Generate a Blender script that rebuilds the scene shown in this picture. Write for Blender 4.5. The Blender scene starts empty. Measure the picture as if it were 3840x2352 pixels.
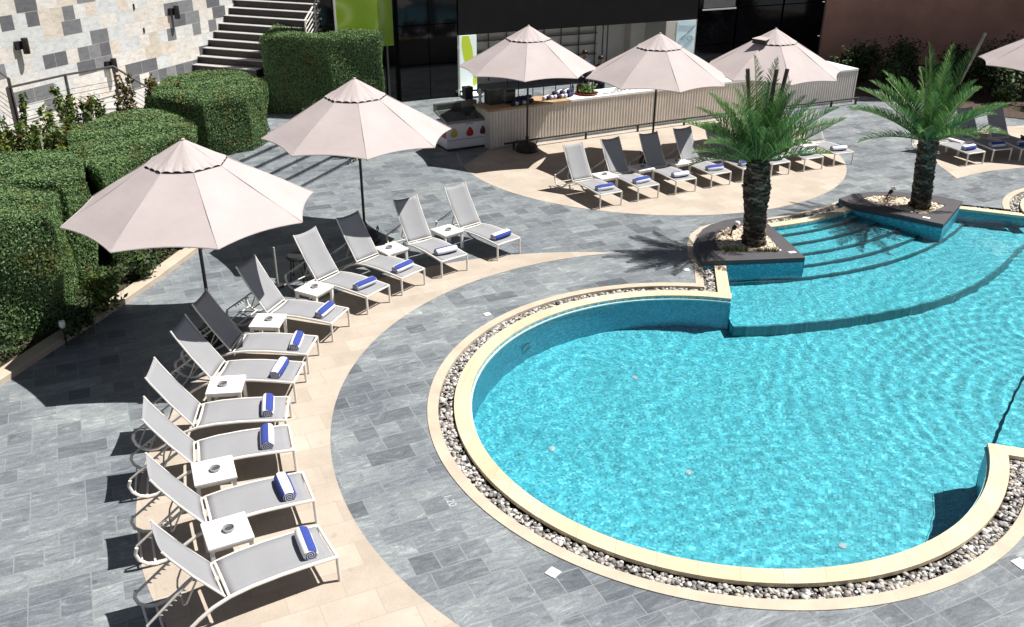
import bpy, bmesh, math, random
import numpy as np
from mathutils import Vector, Matrix
from mathutils.geometry import tessellate_polygon
R = math.radians
PI = math.pi
rnd = random.Random(7)
S = bpy.context.scene
COL = S.collection

# ------------------------------------------------------------------ materials
class NT:
    def __init__(self, name):
        self.m = bpy.data.materials.new(name)
        self.m.use_nodes = True
        self.t = self.m.node_tree
        self.b = self.t.nodes['Principled BSDF']
    def n(self, typ, **kw):
        nd = self.t.nodes.new(typ)
        for k, v in kw.items():
            if k in nd.inputs.keys():
                nd.inputs[k].default_value = v
            else:
                setattr(nd, k, v)
        return nd
    def l(self, a, b):
        self.t.links.new(a, b)
    def ramp(self, fac, stops, interp='LINEAR'):
        r = self.n('ShaderNodeValToRGB')
        r.color_ramp.interpolation = interp
        e = r.color_ramp.elements
        while len(e) < len(stops):
            e.new(0.5)
        for i, (p, c) in enumerate(stops):
            e[i].position = p
            e[i].color = (*c, 1) if len(c) == 3 else c
        self.l(fac, r.inputs[0])
        return r.outputs[0]
    def mul(self, a, b, fac=1.0, mode='MULTIPLY'):
        mx = self.n('ShaderNodeMix', data_type='RGBA', blend_type=mode)
        mx.inputs[0].default_value = fac
        for s, v in ((mx.inputs[6], a), (mx.inputs[7], b)):
            if isinstance(v, tuple):
                s.default_value = (*v, 1)
            else:
                self.l(v, s)
        return mx.outputs[2]
    def mixf(self, fac, a, b):
        mx = self.n('ShaderNodeMix', data_type='RGBA')
        self.l(fac, mx.inputs[0])
        for s, v in ((mx.inputs[6], a), (mx.inputs[7], b)):
            if isinstance(v, tuple):
                s.default_value = (*v, 1)
            else:
                self.l(v, s)
        return mx.outputs[2]
    def coords(self, rot=0.0, scale=(1, 1, 1), wall=False):
        tc = self.n('ShaderNodeTexCoord')
        v = tc.outputs['Object']
        if wall:
            sp = self.n('ShaderNodeSeparateXYZ'); self.l(v, sp.inputs[0])
            cb = self.n('ShaderNodeCombineXYZ')
            self.l(sp.outputs[0], cb.inputs[0]); self.l(sp.outputs[2], cb.inputs[1]); self.l(sp.outputs[1], cb.inputs[2])
            v = cb.outputs[0]
        mp = self.n('ShaderNodeMapping')
        mp.inputs['Rotation'].default_value = (0, 0, rot)
        mp.inputs['Scale'].default_value = scale
        self.l(v, mp.inputs[0])
        return mp.outputs[0]
    def noise(self, vec, scale, detail=4, rough=0.55, dist=0.0):
        nz = self.n('ShaderNodeTexNoise')
        nz.inputs['Scale'].default_value = scale
        nz.inputs['Detail'].default_value = detail
        nz.inputs['Roughness'].default_value = rough
        nz.inputs['Distortion'].default_value = dist
        if vec is not None:
            self.l(vec, nz.inputs['Vector'])
        return nz.outputs[0]
    def bump(self, h, strength=0.3, dist=0.01):
        bp = self.n('ShaderNodeBump')
        bp.inputs['Strength'].default_value = strength
        bp.inputs['Distance'].default_value = dist
        self.l(h, bp.inputs['Height'])
        self.l(bp.outputs[0], self.b.inputs['Normal'])
    def base(self, c):
        if isinstance(c, tuple):
            self.b.inputs['Base Color'].default_value = (*c, 1)
        else:
            self.l(c, self.b.inputs['Base Color'])
    def rough(self, r):
        if isinstance(r, (int, float)):
            self.b.inputs['Roughness'].default_value = r
        else:
            self.l(r, self.b.inputs['Roughness'])

def plain(name, col, rough=0.6, var=0.12, scale=6.0, metallic=0.0, bump=0.0, spec=None):
    t = NT(name)
    v = t.coords()
    nz = t.noise(v, scale, 5)
    lo = tuple(max(0, c * (1 - var)) for c in col); hi = tuple(min(1, c * (1 + var)) for c in col)
    t.base(t.ramp(nz, [(0.3, lo), (0.7, hi)]))
    t.rough(rough)
    t.b.inputs['Metallic'].default_value = metallic
    if spec is not None:
        t.b.inputs['Specular IOR Level'].default_value = spec
    if bump:
        t.bump(nz, bump, 0.01)
    return t.m

def brick(t, vec, w, h, mortar=0.006, off=0.5, squash=1.0, sqf=2, c1=(0, 0, 0), c2=(1, 1, 1), cm=(0.5, 0.5, 0.5), bias=0.0):
    b = t.n('ShaderNodeTexBrick')
    b.offset = off; b.squash = squash; b.squash_frequency = sqf; b.offset_frequency = 2
    b.inputs['Scale'].default_value = 1.0
    b.inputs['Brick Width'].default_value = w
    b.inputs['Row Height'].default_value = h
    b.inputs['Mortar Size'].default_value = mortar
    b.inputs['Mortar Smooth'].default_value = 0.15
    b.inputs['Bias'].default_value = bias
    b.inputs['Color1'].default_value = (*c1, 1); b.inputs['Color2'].default_value = (*c2, 1); b.inputs['Mortar'].default_value = (*cm, 1)
    t.l(vec, b.inputs['Vector'])
    return b

def slate_mat(name, rot=R(-25), k=1.0):
    t = NT(name)
    v = t.coords(rot)
    bk = brick(t, v, 0.6, 0.3, 0.007, 0.5, 0.5, 3)
    tone = t.ramp(bk.outputs['Color'], [(0.0, (.115*k, .130*k, .147*k)), (0.1, (.152*k, .170*k, .188*k)), (0.4, (.186*k, .207*k, .226*k)), (0.8, (.214*k, .237*k, .256*k)), (1.0, (.248*k, .272*k, .287*k))])
    # per-tile shifted veins
    sh = t.n('ShaderNodeVectorMath', operation='MULTIPLY_ADD')
    t.l(bk.outputs['Color'], sh.inputs[0]); sh.inputs[1].default_value = (37, 19, 11); t.l(v, sh.inputs[2])
    mp = t.n('ShaderNodeMapping'); mp.inputs['Scale'].default_value = (1.1, 3.6, 1); mp.inputs['Rotation'].default_value = (0, 0, R(14)); t.l(sh.outputs[0], mp.inputs[0])
    ve = t.noise(mp.outputs[0], 1.9, 8, 0.68, 2.2)
    veins = t.ramp(ve, [(0.25, (.40, .42, .45)), (0.40, (.80, .82, .85)), (0.55, (1.0, 1.0, 1.0)), (0.70, (1.60, 1.62, 1.60))])
    fine = t.ramp(t.noise(sh.outputs[0], 38, 4, 0.7), [(0.3, (.8, .8, .8)), (0.7, (1.17, 1.17, 1.17))])
    big = t.ramp(t.noise(v, 0.55, 4, 0.6), [(0.32, (.74, .755, .79)), (0.68, (1.22, 1.21, 1.17))])
    c = t.mul(t.mul(t.mul(tone, veins), fine), big)
    gm = t.n('ShaderNodeMath', operation='MULTIPLY'); t.l(bk.outputs['Fac'], gm.inputs[0]); gm.inputs[1].default_value = 0.32
    c = t.mixf(gm.outputs[0], c, (.33*k, .34*k, .335*k))
    t.base(c)
    t.rough(t.ramp(ve, [(0.3, (.42,)*3), (0.7, (.62,)*3)]))
    t.bump(t.mul(ve, t.noise(sh.outputs[0], 30, 3), 0.5, 'MIX'), 0.35, 0.012)
    return t.m

def sand_mat(name, a=(.41, .352, .295), b=(.475, .415, .355), w=0.6, h=0.4, rot=R(-25), mort=(.36, .31, .25)):
    t = NT(name)
    v = t.coords(rot)
    bk = brick(t, v, w, h, 0.005)
    tone = t.ramp(bk.outputs['Color'], [(0, a), (1, b)])
    n1 = t.ramp(t.noise(v, 1.4, 6, 0.65), [(0.3, (.86, .85, .83)), (0.7, (1.1, 1.1, 1.1))])
    n2 = t.ramp(t.noise(v, 45, 3, 0.7), [(0.3, (.92,)*3), (0.7, (1.06,)*3)])
    sp = t.ramp(t.noise(v, 6.5, 3, 0.5), [(0.66, (1, 1, 1)), (0.74, (.86, .83, .8))])
    c = t.mul(t.mul(t.mul(tone, n1), n2), sp)
    t.base(t.mixf(bk.outputs['Fac'], c, mort))
    t.rough(0.75)
    t.bump(t.noise(v, 25, 4), 0.12, 0.006)
    return t.m

def stone_trim(name, col):
    t = NT(name)
    v = t.coords()
    n1 = t.ramp(t.noise(v, 2.5, 6, 0.65), [(0.3, tuple(c*.84 for c in col)), (0.7, tuple(min(1, c*1.08) for c in col))])
    n2 = t.ramp(t.noise(v, 60, 3, 0.7), [(0.3, (.93,)*3), (0.7, (1.05,)*3)])
    t.base(t.mul(n1, n2)); t.rough(0.7)
    t.bump(t.noise(v, 40, 4), 0.12, 0.006)
    return t.m

def mosaic_mat(name, wall=False, k=1.0):
    t = NT(name)
    v = t.coords(R(20))
    if wall:
        v = t.n('ShaderNodeUVMap').outputs[0]
    bk = brick(t, v, 0.036, 0.036, 0.002, 0.0)
    tone = t.ramp(bk.outputs['Color'], [(0, (.026*k, .26*k, .345*k)), (0.35, (.042*k, .38*k, .465*k)), (0.75, (.064*k, .48*k, .55*k)), (1, (.15*k, .62*k, .67*k))])
    n1 = t.ramp(t.noise(v, 0.9, 5, 0.6), [(0.3, (.88,)*3), (0.7, (1.12,)*3)])
    tint = t.mul(tone, (1.15, .95, 1.13)) if wall else t.mul(tone, (1.0, .99, 1.05))
    t.base(t.mixf(bk.outputs['Fac'], t.mul(tint, n1), (.11*k, .47*k, .53*k)))
    t.rough(0.35)
    return t.m

def island_mat(name, stops, rough=0.7, interp='LINEAR', noise=None, transl=0.0, patch=False):
    t = NT(name)
    g = t.n('ShaderNodeNewGeometry')
    c = t.ramp(g.outputs['Random Per Island'], stops, interp)
    if noise:
        v = t.coords()
        c = t.mul(c, t.ramp(t.noise(v, noise, 4), [(0.3, (.7,)*3), (0.7, (1.25,)*3)]))
    if patch:
        v = t.coords()
        c = t.mul(c, t.ramp(t.noise(v, 1.7, 5, 0.6), [(0.34, (1.25, .86, .62)), (0.46, (.95, .96, .95)), (0.62, (1.12, 1.1, 1.0))]))
    t.base(c); t.rough(rough)
    t.b.inputs['Specular IOR Level'].default_value = 0.3
    if transl:
        tr = t.n('ShaderNodeBsdfTranslucent'); t.l(c, tr.inputs[0])
        mx = t.n('ShaderNodeMixShader'); mx.inputs[0].default_value = transl
        t.l(t.b.outputs[0], mx.inputs[1]); t.l(tr.outputs[0], mx.inputs[2])
        t.l(mx.outputs[0], t.t.nodes['Material Output'].inputs[0])
    return t.m

def water_mat():
    t = NT('pool_water')
    t.base((.93, .99, 1.0)); t.rough(0.0)
    t.b.inputs['Transmission Weight'].default_value = 1.0
    t.b.inputs['IOR'].default_value = 1.33
    return t.m

def wall_stone_mat():
    t = NT('stone_cladding')
    v = t.coords(wall=True)
    bk = brick(t, v, 0.66, 0.36, 0.004, 0.37, 0.6, 3)
    tone = t.ramp(bk.outputs['Color'], [(0, (.13, .135, .15)), (0.2, (.18, .185, .20)), (0.29, (.23, .235, .25)), (0.335, (.66, .62, .57)), (0.4, (.70, .69, .67)), (0.55, (.67, .60, .53)), (0.62, (.62, .64, .65)), (0.8, (.70, .67, .63)), (0.95, (.58, .53, .45))], 'CONSTANT')
    mp = t.n('ShaderNodeMapping'); mp.inputs['Scale'].default_value = (3, 6, 1)
    sh = t.n('ShaderNodeVectorMath', operation='MULTIPLY_ADD')
    t.l(bk.outputs['Color'], sh.inputs[0]); sh.inputs[1].default_value = (23, 31, 7); t.l(v, sh.inputs[2]); t.l(sh.outputs[0], mp.inputs[0])
    ve = t.noise(mp.outputs[0], 1.6, 7, 0.65, 0.6)
    c = t.mul(tone, t.ramp(ve, [(0.3, (.78, .77, .75)), (0.52, (1, 1, 1)), (0.72, (1.14, 1.13, 1.12))]))
    t.base(t.mixf(bk.outputs['Fac'], c, (.55, .52, .47)))
    t.rough(0.6)
    t.bump(ve, 0.3, 0.02)
    return t.m

def fabric_mat(name, a, b, scale=3.0, rough=0.85):
    t = NT(name)
    v = t.coords()
    n1 = t.noise(v, scale, 5, 0.6)
    c = t.ramp(n1, [(0.3, a), (0.7, b)])
    wv = t.ramp(t.noise(v, 160, 2), [(0.3, (.95,)*3), (0.7, (1.04,)*3)])
    t.base(t.mul(c, wv)); t.rough(rough)
    t.bump(t.noise(v, 7, 3), 0.08, 0.01)
    return t.m

def towel_mat(name, phase):
    t = NT(name)
    tc = t.n('ShaderNodeTexCoord')
    sp = t.n('ShaderNodeSeparateXYZ'); t.l(tc.outputs['Object'], sp.inputs[0])
    # angle around the roll axis (local y): stripes run along the roll
    at = t.n('ShaderNodeMath', operation='ARCTAN2'); t.l(sp.outputs[2], at.inputs[0]); t.l(sp.outputs[0], at.inputs[1])
    ad = t.n('ShaderNodeMath', operation='ADD'); t.l(at.outputs[0], ad.inputs[0]); ad.inputs[1].default_value = phase + 20 * PI
    ml = t.n('ShaderNodeMath', operation='MULTIPLY'); t.l(ad.outputs[0], ml.inputs[0]); ml.inputs[1].default_value = 2 / (2 * PI)
    fr = t.n('ShaderNodeMath', operation='FRACT'); t.l(ml.outputs[0], fr.inputs[0])
    stripe = t.ramp(fr.outputs[0], [(0, (.80, .81, .84)), (0.5, (.035, .062, .30))], 'CONSTANT')
    # the ends show the spiral of the roll
    r2 = t.n('ShaderNodeMath', operation='POWER'); 
    ln = t.n('ShaderNodeVectorMath', operation='LENGTH')
    cb = t.n('ShaderNodeCombineXYZ'); t.l(sp.outputs[0], cb.inputs[0]); t.l(sp.outputs[2], cb.inputs[2]); t.l(cb.outputs[0], ln.inputs[0])
    k = t.n('ShaderNodeMath', operation='MULTIPLY_ADD'); t.l(ln.outputs['Value'], k.inputs[0]); k.inputs[1].default_value = 42.0; t.l(fr.outputs[0], k.inputs[2])
    f2 = t.n('ShaderNodeMath', operation='FRACT'); t.l(k.outputs[0], f2.inputs[0])
    spiral = t.ramp(f2.outputs[0], [(0, (.03, .04, .16)), (0.55, (.7, .71, .74))], 'CONSTANT')
    ab = t.n('ShaderNodeMath', operation='ABSOLUTE'); t.l(sp.outputs[1], ab.inputs[0])
    gt = t.n('ShaderNodeMath', operation='GREATER_THAN'); t.l(ab.outputs[0], gt.inputs[0]); gt.inputs[1].default_value = 0.218
    c = t.mixf(gt.outputs[0], stripe, spiral)
    t.base(t.mul(c, t.ramp(t.noise(tc.outputs['Object'], 60, 3), [(0.3, (.85,)*3), (0.7, (1.1,)*3)])))
    t.rough(0.95)
    t.bump(t.noise(tc.outputs['Object'], 90, 3), 0.3, 0.004)
    return t.m

def emis(name, col, e=0.3):
    t = NT(name)
    t.base(col); t.rough(0.5)
    t.b.inputs['Emission Color'].default_value = (*col, 1)
    t.b.inputs['Emission Strength'].default_value = e
    return t.m

M = {}
M['slate'] = slate_mat('slate_paving')
M['slate_steps'] = slate_mat('slate_steps', R(-20), 1.0)
M['sand'] = sand_mat('sandstone_paving')
M['coping'] = sand_mat('coping_stone', (.56, .475, .335), (.64, .55, .405), 0.45, 9.0, R(10), (.46, .37, .235))
M['kerb'] = stone_trim('kerb_stone', (.51, .435, .345))
M['mosaic'] = mosaic_mat('pool_mosaic')
M['mosaic_wall'] = mosaic_mat('pool_wall_mosaic', True, 0.9)
M['pale_tile'] = stone_trim('pale_waterline_tile', (.50, .66, .66))
M['mosaic_dark'] = mosaic_mat('dark_mosaic', False, 0.24)
M['mosaic_mid'] = mosaic_mat('slate_blue_mosaic', False, 0.42)
M['water'] = water_mat()
M['dark_stone'] = stone_trim('dark_stone', (.072, .068, .078))
M['pebble'] = island_mat('pebbles', [(0, (.05, .05, .052)), (0.22, (.15, .147, .145)), (0.45, (.36, .35, .34)), (0.7, (.56, .55, .53)), (0.86, (.32, .26, .20)), (0.92, (.76, .75, .73))], 0.65)
M['pebble_warm'] = island_mat('warm_pebbles', [(0, (.20, .15, .11)), (0.3, (.48, .38, .28)), (0.6, (.66, .56, .44)), (0.85, (.78, .70, .58))], 0.7)
M['channel'] = plain('channel_soil', (.07, .06, .055), 0.9, 0.4, 20)
M['frame'] = plain('white_frame', (.74, .715, .67), 0.4, 0.05, 3)
M['rack'] = plain('grey_rack', (.50, .49, .46), 0.5, 0.1, 5)
M['sling'] = fabric_mat('sling_fabric', (.262, .268, .288), (.292, .298, .318), 2.0, 0.8)
M['canopy'] = fabric_mat('canopy_fabric', (.415, .362, .362), (.475, .42, .418), 1.3)
M['seam_cloth'] = plain('canopy_seam', (.43, .38, .375), 0.9)
M['seam'] = plain('dark_gap', (.03, .026, .026), 0.9)
M['black_metal'] = plain('black_metal', (.018, .017, .017), 0.45)
M['black_plastic'] = plain('black_plastic', (.016, .016, .018), 0.55)
M['white_plastic'] = plain('white_plastic', (.82, .81, .79), 0.35, 0.03, 3)
M['dish'] = plain('ashtray_glass', (.30, .31, .33), 0.12, 0.1, 5, spec=0.8)
M['ash'] = plain('ashtray_inside', (.07, .065, .065), 0.5)
M['leaf'] = island_mat('hedge_leaf', [(0, (.040, .078, .030)), (0.35, (.075, .145, .052)), (0.7, (.130, .225, .085)), (1, (.21, .31, .14))], 0.6, transl=0.07, patch=True)
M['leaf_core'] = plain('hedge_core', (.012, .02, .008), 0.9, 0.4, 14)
M['croton'] = island_mat('croton_leaf', [(0, (.03, .07, .02)), (0.4, (.06, .12, .025)), (0.7, (.13, .19, .03)), (0.88, (.22, .25, .04)), (1, (.20, .06, .03))], 0.5, transl=0.2)
M['croton_red'] = island_mat('russet_leaf', [(0, (.05, .05, .02)), (0.4, (.10, .085, .03)), (0.7, (.15, .10, .03)), (0.85, (.14, .17, .035)), (1, (.20, .09, .03))], 0.5, transl=0.2)
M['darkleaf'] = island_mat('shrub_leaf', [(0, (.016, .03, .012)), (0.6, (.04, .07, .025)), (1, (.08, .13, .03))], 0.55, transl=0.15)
M['palm'] = island_mat('palm_leaflet', [(0, (.038, .115, .036)), (0.4, (.085, .20, .058)), (0.75, (.15, .29, .085)), (1, (.25, .40, .14))], 0.42, transl=0.25)
M['rachis'] = plain('palm_rachis', (.16, .24, .07), 0.5, 0.2, 8)
M['dead'] = plain('cut_stalk', (.10, .065, .05), 0.8, 0.3, 10)
M['pale_stalk'] = plain('pale_dead_stalk', (.36, .28, .20), 0.8, 0.3, 10)
M['trunk'] = island_mat('palm_boot', [(0, (.028, .02, .016)), (0.45, (.075, .055, .042)), (0.8, (.16, .125, .092)), (1, (.30, .25, .19))], 0.85, noise=18)
M['stem'] = plain('brown_stem', (.10, .075, .05), 0.8, 0.3, 10)
M['soil'] = plain('bed_soil', (.06, .042, .03), 0.95, 0.5, 9, bump=0.5)
M['wall'] = wall_stone_mat()
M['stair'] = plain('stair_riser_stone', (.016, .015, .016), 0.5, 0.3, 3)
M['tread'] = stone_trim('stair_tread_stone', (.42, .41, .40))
M['rail'] = plain('rail_steel', (.13, .12, .12), 0.35, 0.2, 6, 0.6)
M['white_rail'] = plain('white_rail', (.70, .66, .64), 0.4, 0.05, 5)
M['black_glass'] = plain('black_glass', (.004, .004, .005), 0.06, 0.3, 0.8, spec=0.35)
M['black_panel'] = plain('black_panel', (.009, .0085, .009), 0.6, 0.25, 1.2, spec=0.2)
M['red_wall'] = plain('red_render', (.50, .27, .195), 0.9, 0.16, 0.9, bump=0.15)
M['beige'] = plain('beige_panel', (.66, .60, .53), 0.7, 0.08, 1.0)
M['shelf'] = plain('shelf_metal', (.10, .095, .09), 0.5)
M['clad'] = plain('corrugated_cladding', (.80, .755, .70), 0.38, 0.07, 2.5)
M['clad_trim'] = plain('cladding_trim', (.66, .62, .56), 0.45, 0.06, 2.5)
M['wood'] = plain('counter_wood', (.42, .29, .17), 0.5, 0.2, 4)
M['cloth'] = plain('white_cloth', (.84, .83, .84), 0.8, 0.03, 5)
M['navy'] = plain('navy_fabric', (.012, .018, .06), 0.85, 0.2, 8)
M['lilac'] = plain('pale_towel', (.60, .57, .66), 0.9, 0.1, 12)
M['freezer'] = plain('freezer_white', (.66, .65, .70), 0.3, 0.03, 3)
M['freezer_glass'] = plain('freezer_glass', (.05, .06, .058), 0.08, 0.2, 2, spec=0.6)
M['grey_metal'] = plain('grey_metal', (.20, .20, .19), 0.35, 0.1, 4, 0.5)
M['red'] = plain('red_print', (.34, .012, .014), 0.5)
M['yellow'] = plain('yellow_print', (.50, .36, .06), 0.5)
M['maroon'] = plain('dark_berry_print', (.06, .01, .022), 0.5)
M['green_fruit'] = island_mat('limes', [(0, (.06, .20, .03)), (1, (.16, .36, .06))], 0.45)
M['red_bowl'] = plain('red_tray', (.20, .025, .02), 0.4)
M['skin'] = plain('skin', (.24, .13, .085), 0.55, 0.08, 8)
M['hair'] = plain('black_hair', (.01, .008, .008), 0.5)
M['lamp_white'] = plain('lamp_white', (.85, .85, .85), 0.3, 0.02)
M['paint'] = plain('white_paint', (.78, .79, .80), 0.6, 0.1, 30)
M['worn_paint'] = plain('worn_paint', (.46, .48, .50), 0.7, 0.3, 40)
M['inlet'] = plain('inlet_plastic', (.42, .58, .62), 0.4)
def banner_mat(name, kind):
    t = NT(name)
    v = t.coords(wall=True)
    if kind == 'green':
        wv = t.n('ShaderNodeTexWave', wave_type='RINGS', rings_direction='SPHERICAL')
        wv.inputs['Scale'].default_value = 0.30; wv.inputs['Distortion'].default_value = 1.5; wv.inputs['Detail'].default_value = 1
        mp = t.n('ShaderNodeMapping'); mp.inputs['Location'].default_value = (1.6, -3.9, 0); mp.inputs['Scale'].default_value = (1, 1.4, 1); t.l(v, mp.inputs[0]); t.l(mp.outputs[0], wv.inputs[0])
        c = t.ramp(wv.outputs[0], [(0, (.20, .33, .012)), (0.7, (.225, .355, .015)), (0.9, (.265, .39, .03)), (0.985, (.33, .43, .10))])
        t.base(t.mul(c, t.ramp(t.noise(v, 1.5, 3), [(0.3, (.9,)*3), (0.7, (1.08,)*3)])))
        t.b.inputs['Emission Strength'].default_value = 0.0
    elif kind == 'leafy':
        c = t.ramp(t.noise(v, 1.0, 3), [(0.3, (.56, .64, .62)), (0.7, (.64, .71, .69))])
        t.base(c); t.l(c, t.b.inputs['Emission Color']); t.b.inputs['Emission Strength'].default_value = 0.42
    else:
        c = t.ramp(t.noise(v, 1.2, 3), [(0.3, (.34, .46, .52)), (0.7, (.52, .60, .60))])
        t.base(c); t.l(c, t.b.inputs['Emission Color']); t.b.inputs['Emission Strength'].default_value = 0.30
    t.rough(0.4)
    return t.m
M['green_banner'] = banner_mat('green_banner_print', 'green')
M['leafy_banner'] = banner_mat('leafy_banner_print', 'leafy')
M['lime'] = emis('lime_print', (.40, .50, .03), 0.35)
M['blue_panel'] = banner_mat('pale_blue_print', 'blue')
M['glow'] = emis('lit_lamp_base', (.9, 1.0, .98), 1.6)
M['teal_line'] = plain('teal_line', (.06, .25, .30), 0.5)

# ------------------------------------------------------------------ mesh helpers
class MB:
    def __init__(self):
        self.v = []; self.f = []
    def add(self, vs, fs):
        o = len(self.v)
        self.v += [tuple(p) for p in vs]
        self.f += [tuple(i + o for i in f) for f in fs]
        return self
    def box(self, c, s, rz=0.0, m=None):
        hx, hy, hz = s[0] / 2, s[1] / 2, s[2] / 2
        vs = [Vector((x, y, z)) for z in (-hz, hz) for y in (-hy, hy) for x in (-hx, hx)]
        rm = Matrix.Rotation(rz, 3, 'Z') if m is None else m
        vs = [rm @ p + Vector(c) for p in vs]
        return self.add(vs, [(0, 2, 3, 1), (4, 5, 7, 6), (0, 1, 5, 4), (1, 3, 7, 5), (3, 2, 6, 7), (2, 0, 4, 6)])
    def rbox(self, c, s, r=0.01, rz=0.0):
        """box with chamfered vertical and top edges"""
        hx, hy, z0, z1 = s[0] / 2, s[1] / 2, c[2] - s[2] / 2, c[2] + s[2] / 2
        def ring(i, z):
            a, b = hx - i, hy - i
            k = min(r, a * .9, b * .9)
            pts = [(-a + k, -b), (a - k, -b), (a, -b + k), (a, b - k), (a - k, b), (-a + k, b), (-a, b - k), (-a, -b + k)]
            cs, sn = math.cos(rz), math.sin(rz)
            return [(c[0] + x * cs - y * sn, c[1] + x * sn + y * cs, z) for x, y in pts]
        vs = ring(r, z0) + ring(0, z0 + r) + ring(0, z1 - r) + ring(r, z1)
        fs = []
        for q in range(3):
            for i in range(8):
                j = (i + 1) % 8
                fs.append((q * 8 + i, q * 8 + j, q * 8 + 8 + j, q * 8 + 8 + i))
        fs.append(tuple(reversed(range(8)))); fs.append(tuple(range(24, 32)))
        return self.add(vs, fs)
    def prism(self, poly, z0, z1, holes=(), bottom=False):
        loops = [list(poly)] + [list(h) for h in holes]
        tris = tessellate_polygon([[Vector((x, y, 0)) for x, y in lp] for lp in loops])
        flat = [p for lp in loops for p in lp]
        n = len(flat)
        up = []
        for a, b, c in tris:
            ax, ay = flat[a]; bx, by = flat[b]; cx, cy = flat[c]
            ar = (bx - ax) * (cy - ay) - (cx - ax) * (by - ay)
            if abs(ar) < 1e-12: continue
            up.append((a, b, c) if ar > 0 else (a, c, b))
        vs = [(x, y, z1) for x, y in flat]
        fs = list(up)
        if z0 is not None:
            vs += [(x, y, z0) for x, y in flat]
            o = 0
            for k, lp in enumerate(loops):
                m = len(lp)
                ar = sum(lp[i][0] * lp[(i + 1) % m][1] - lp[(i + 1) % m][0] * lp[i][1] for i in range(m))
                for i in range(m):
                    j = (i + 1) % m
                    a, b = o + i, o + j
                    q = (a + n, b + n, b, a)
                    if (ar < 0) != (k > 0): q = q[::-1]
                    fs.append(q)
                o += m
            if bottom:
                fs += [(a + n, c + n, b + n) for a, b, c in up]
        return self.add(vs, fs)
    def tube(self, path, r, n=8, cap=True, square=False):
        P = [Vector(p) for p in path]
        if len(P) < 2: return self
        rr = r if isinstance(r, (list, tuple)) else [r] * len(P)
        vs = []
        up = None
        for i, p in enumerate(P):
            d = (P[min(i + 1, len(P) - 1)] - P[max(i - 1, 0)]).normalized()
            if up is None:
                up = Vector((0, 0, 1)) if abs(d.z) < 0.9 else Vector((1, 0, 0))
            s = d.cross(up).normalized(); u = s.cross(d).normalized(); up = u
            for k in range(n):
                a = 2 * PI * k / n + (PI / 4 if square else 0)
                vs.append(p + (s * math.cos(a) + u * math.sin(a)) * rr[i])
        fs = []
        for i in range(len(P) - 1):
            for k in range(n):
                j = (k + 1) % n
                fs.append((i * n + k, i * n + j, (i + 1) * n + j, (i + 1) * n + k))
        if cap:
            fs.append(tuple(reversed(range(n)))); fs.append(tuple(range((len(P) - 1) * n, len(P) * n)))
        return self.add(vs, fs)
    def lathe(self, prof, c=(0, 0, 0), n=20, cap=True):
        vs = [(c[0] + r * math.cos(2 * PI * k / n), c[1] + r * math.sin(2 * PI * k / n), c[2] + z) for r, z in prof for k in range(n)]
        fs = []
        for i in range(len(prof) - 1):
            for k in range(n):
                j = (k + 1) % n
                fs.append((i * n + k, i * n + j, (i + 1) * n + j, (i + 1) * n + k))
        if cap:
            fs.append(tuple(reversed(range(n)))); fs.append(tuple(range((len(prof) - 1) * n, len(prof) * n)))
        return self.add(vs, fs)
    def build(self, name, mat, parent=None, smooth=False, world=False, bevel=0.0):
        me = bpy.data.meshes.new(name)
        vs = self.v
        if world and parent is not None:
            inv = parent.matrix_basis.inverted()
            vs = [inv @ Vector(p) for p in vs]
        me.from_pydata([tuple(p) for p in vs], [], self.f)
        me.update()
        me.materials.append(mat)
        if smooth:
            me.shade_smooth()
            me.set_sharp_from_angle(angle=R(40))
        o = bpy.data.objects.new(name, me); COL.objects.link(o)
        if parent is not None: o.parent = parent
        if bevel:
            bv = o.modifiers.new('bevel', 'BEVEL'); bv.width = bevel; bv.segments = 2; bv.limit_method = 'ANGLE'
        return o

def npmesh(name, V, F, mat, parent=None, smooth=False):
    """fast mesh from numpy arrays; F is (n,3) or (n,4)"""
    me = bpy.data.meshes.new(name)
    V = np.asarray(V, np.float32); F = np.asarray(F, np.int32)
    me.vertices.add(len(V)); me.vertices.foreach_set('co', V.ravel())
    k = F.shape[1]
    me.loops.add(F.size); me.loops.foreach_set('vertex_index', F.ravel())
    me.polygons.add(len(F)); me.polygons.foreach_set('loop_start', np.arange(0, F.size, k, dtype=np.int32))
    me.update(calc_edges=True); me.validate()
    me.materials.append(mat)
    if smooth: me.shade_smooth()
    o = bpy.data.objects.new(name, me); COL.objects.link(o)
    if parent is not None: o.parent = parent
    return o

def thing(name, label, cat, loc=(0, 0, 0), rz=0.0, group=None):
    o = bpy.data.objects.new(name, None); COL.objects.link(o)
    o.empty_display_size = 0.2
    o.location = loc; o.rotation_euler = (0, 0, rz)
    o.matrix_basis = Matrix.Translation(Vector(loc)) @ Matrix.Rotation(rz, 4, 'Z')
    return tag(o, label, cat, group)
def tag(o, label, cat, group=None):
    o['label'] = label; o['category'] = cat
    if group: o['group'] = group
    return o
def struct(o, kind='structure', label=None):
    o['kind'] = kind
    if label: o['label'] = label
    return o
def dup(root, loc, rz, label, group=None):
    r = root.copy(); COL.objects.link(r)
    r.matrix_basis = Matrix.Translation(Vector(loc)) @ Matrix.Rotation(rz, 4, 'Z')
    r['label'] = label
    if group: r['group'] = group
    for ch in list(root.children):
        c = ch.copy(); COL.objects.link(c); c.parent = r
        for g in list(ch.children):
            d = g.copy(); COL.objects.link(d); d.parent = c
    return r
def arc(c, r, a0, a1, n):
    return [(c[0] + r * math.cos(a0 + (a1 - a0) * i / n), c[1] + r * math.sin(a0 + (a1 - a0) * i / n)) for i in range(n + 1)]
def ringsec(c, r0, r1, a0, a1, n):
    return arc(c, r1, a0, a1, n) + arc(c, r0, a1, a0, n)
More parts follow.
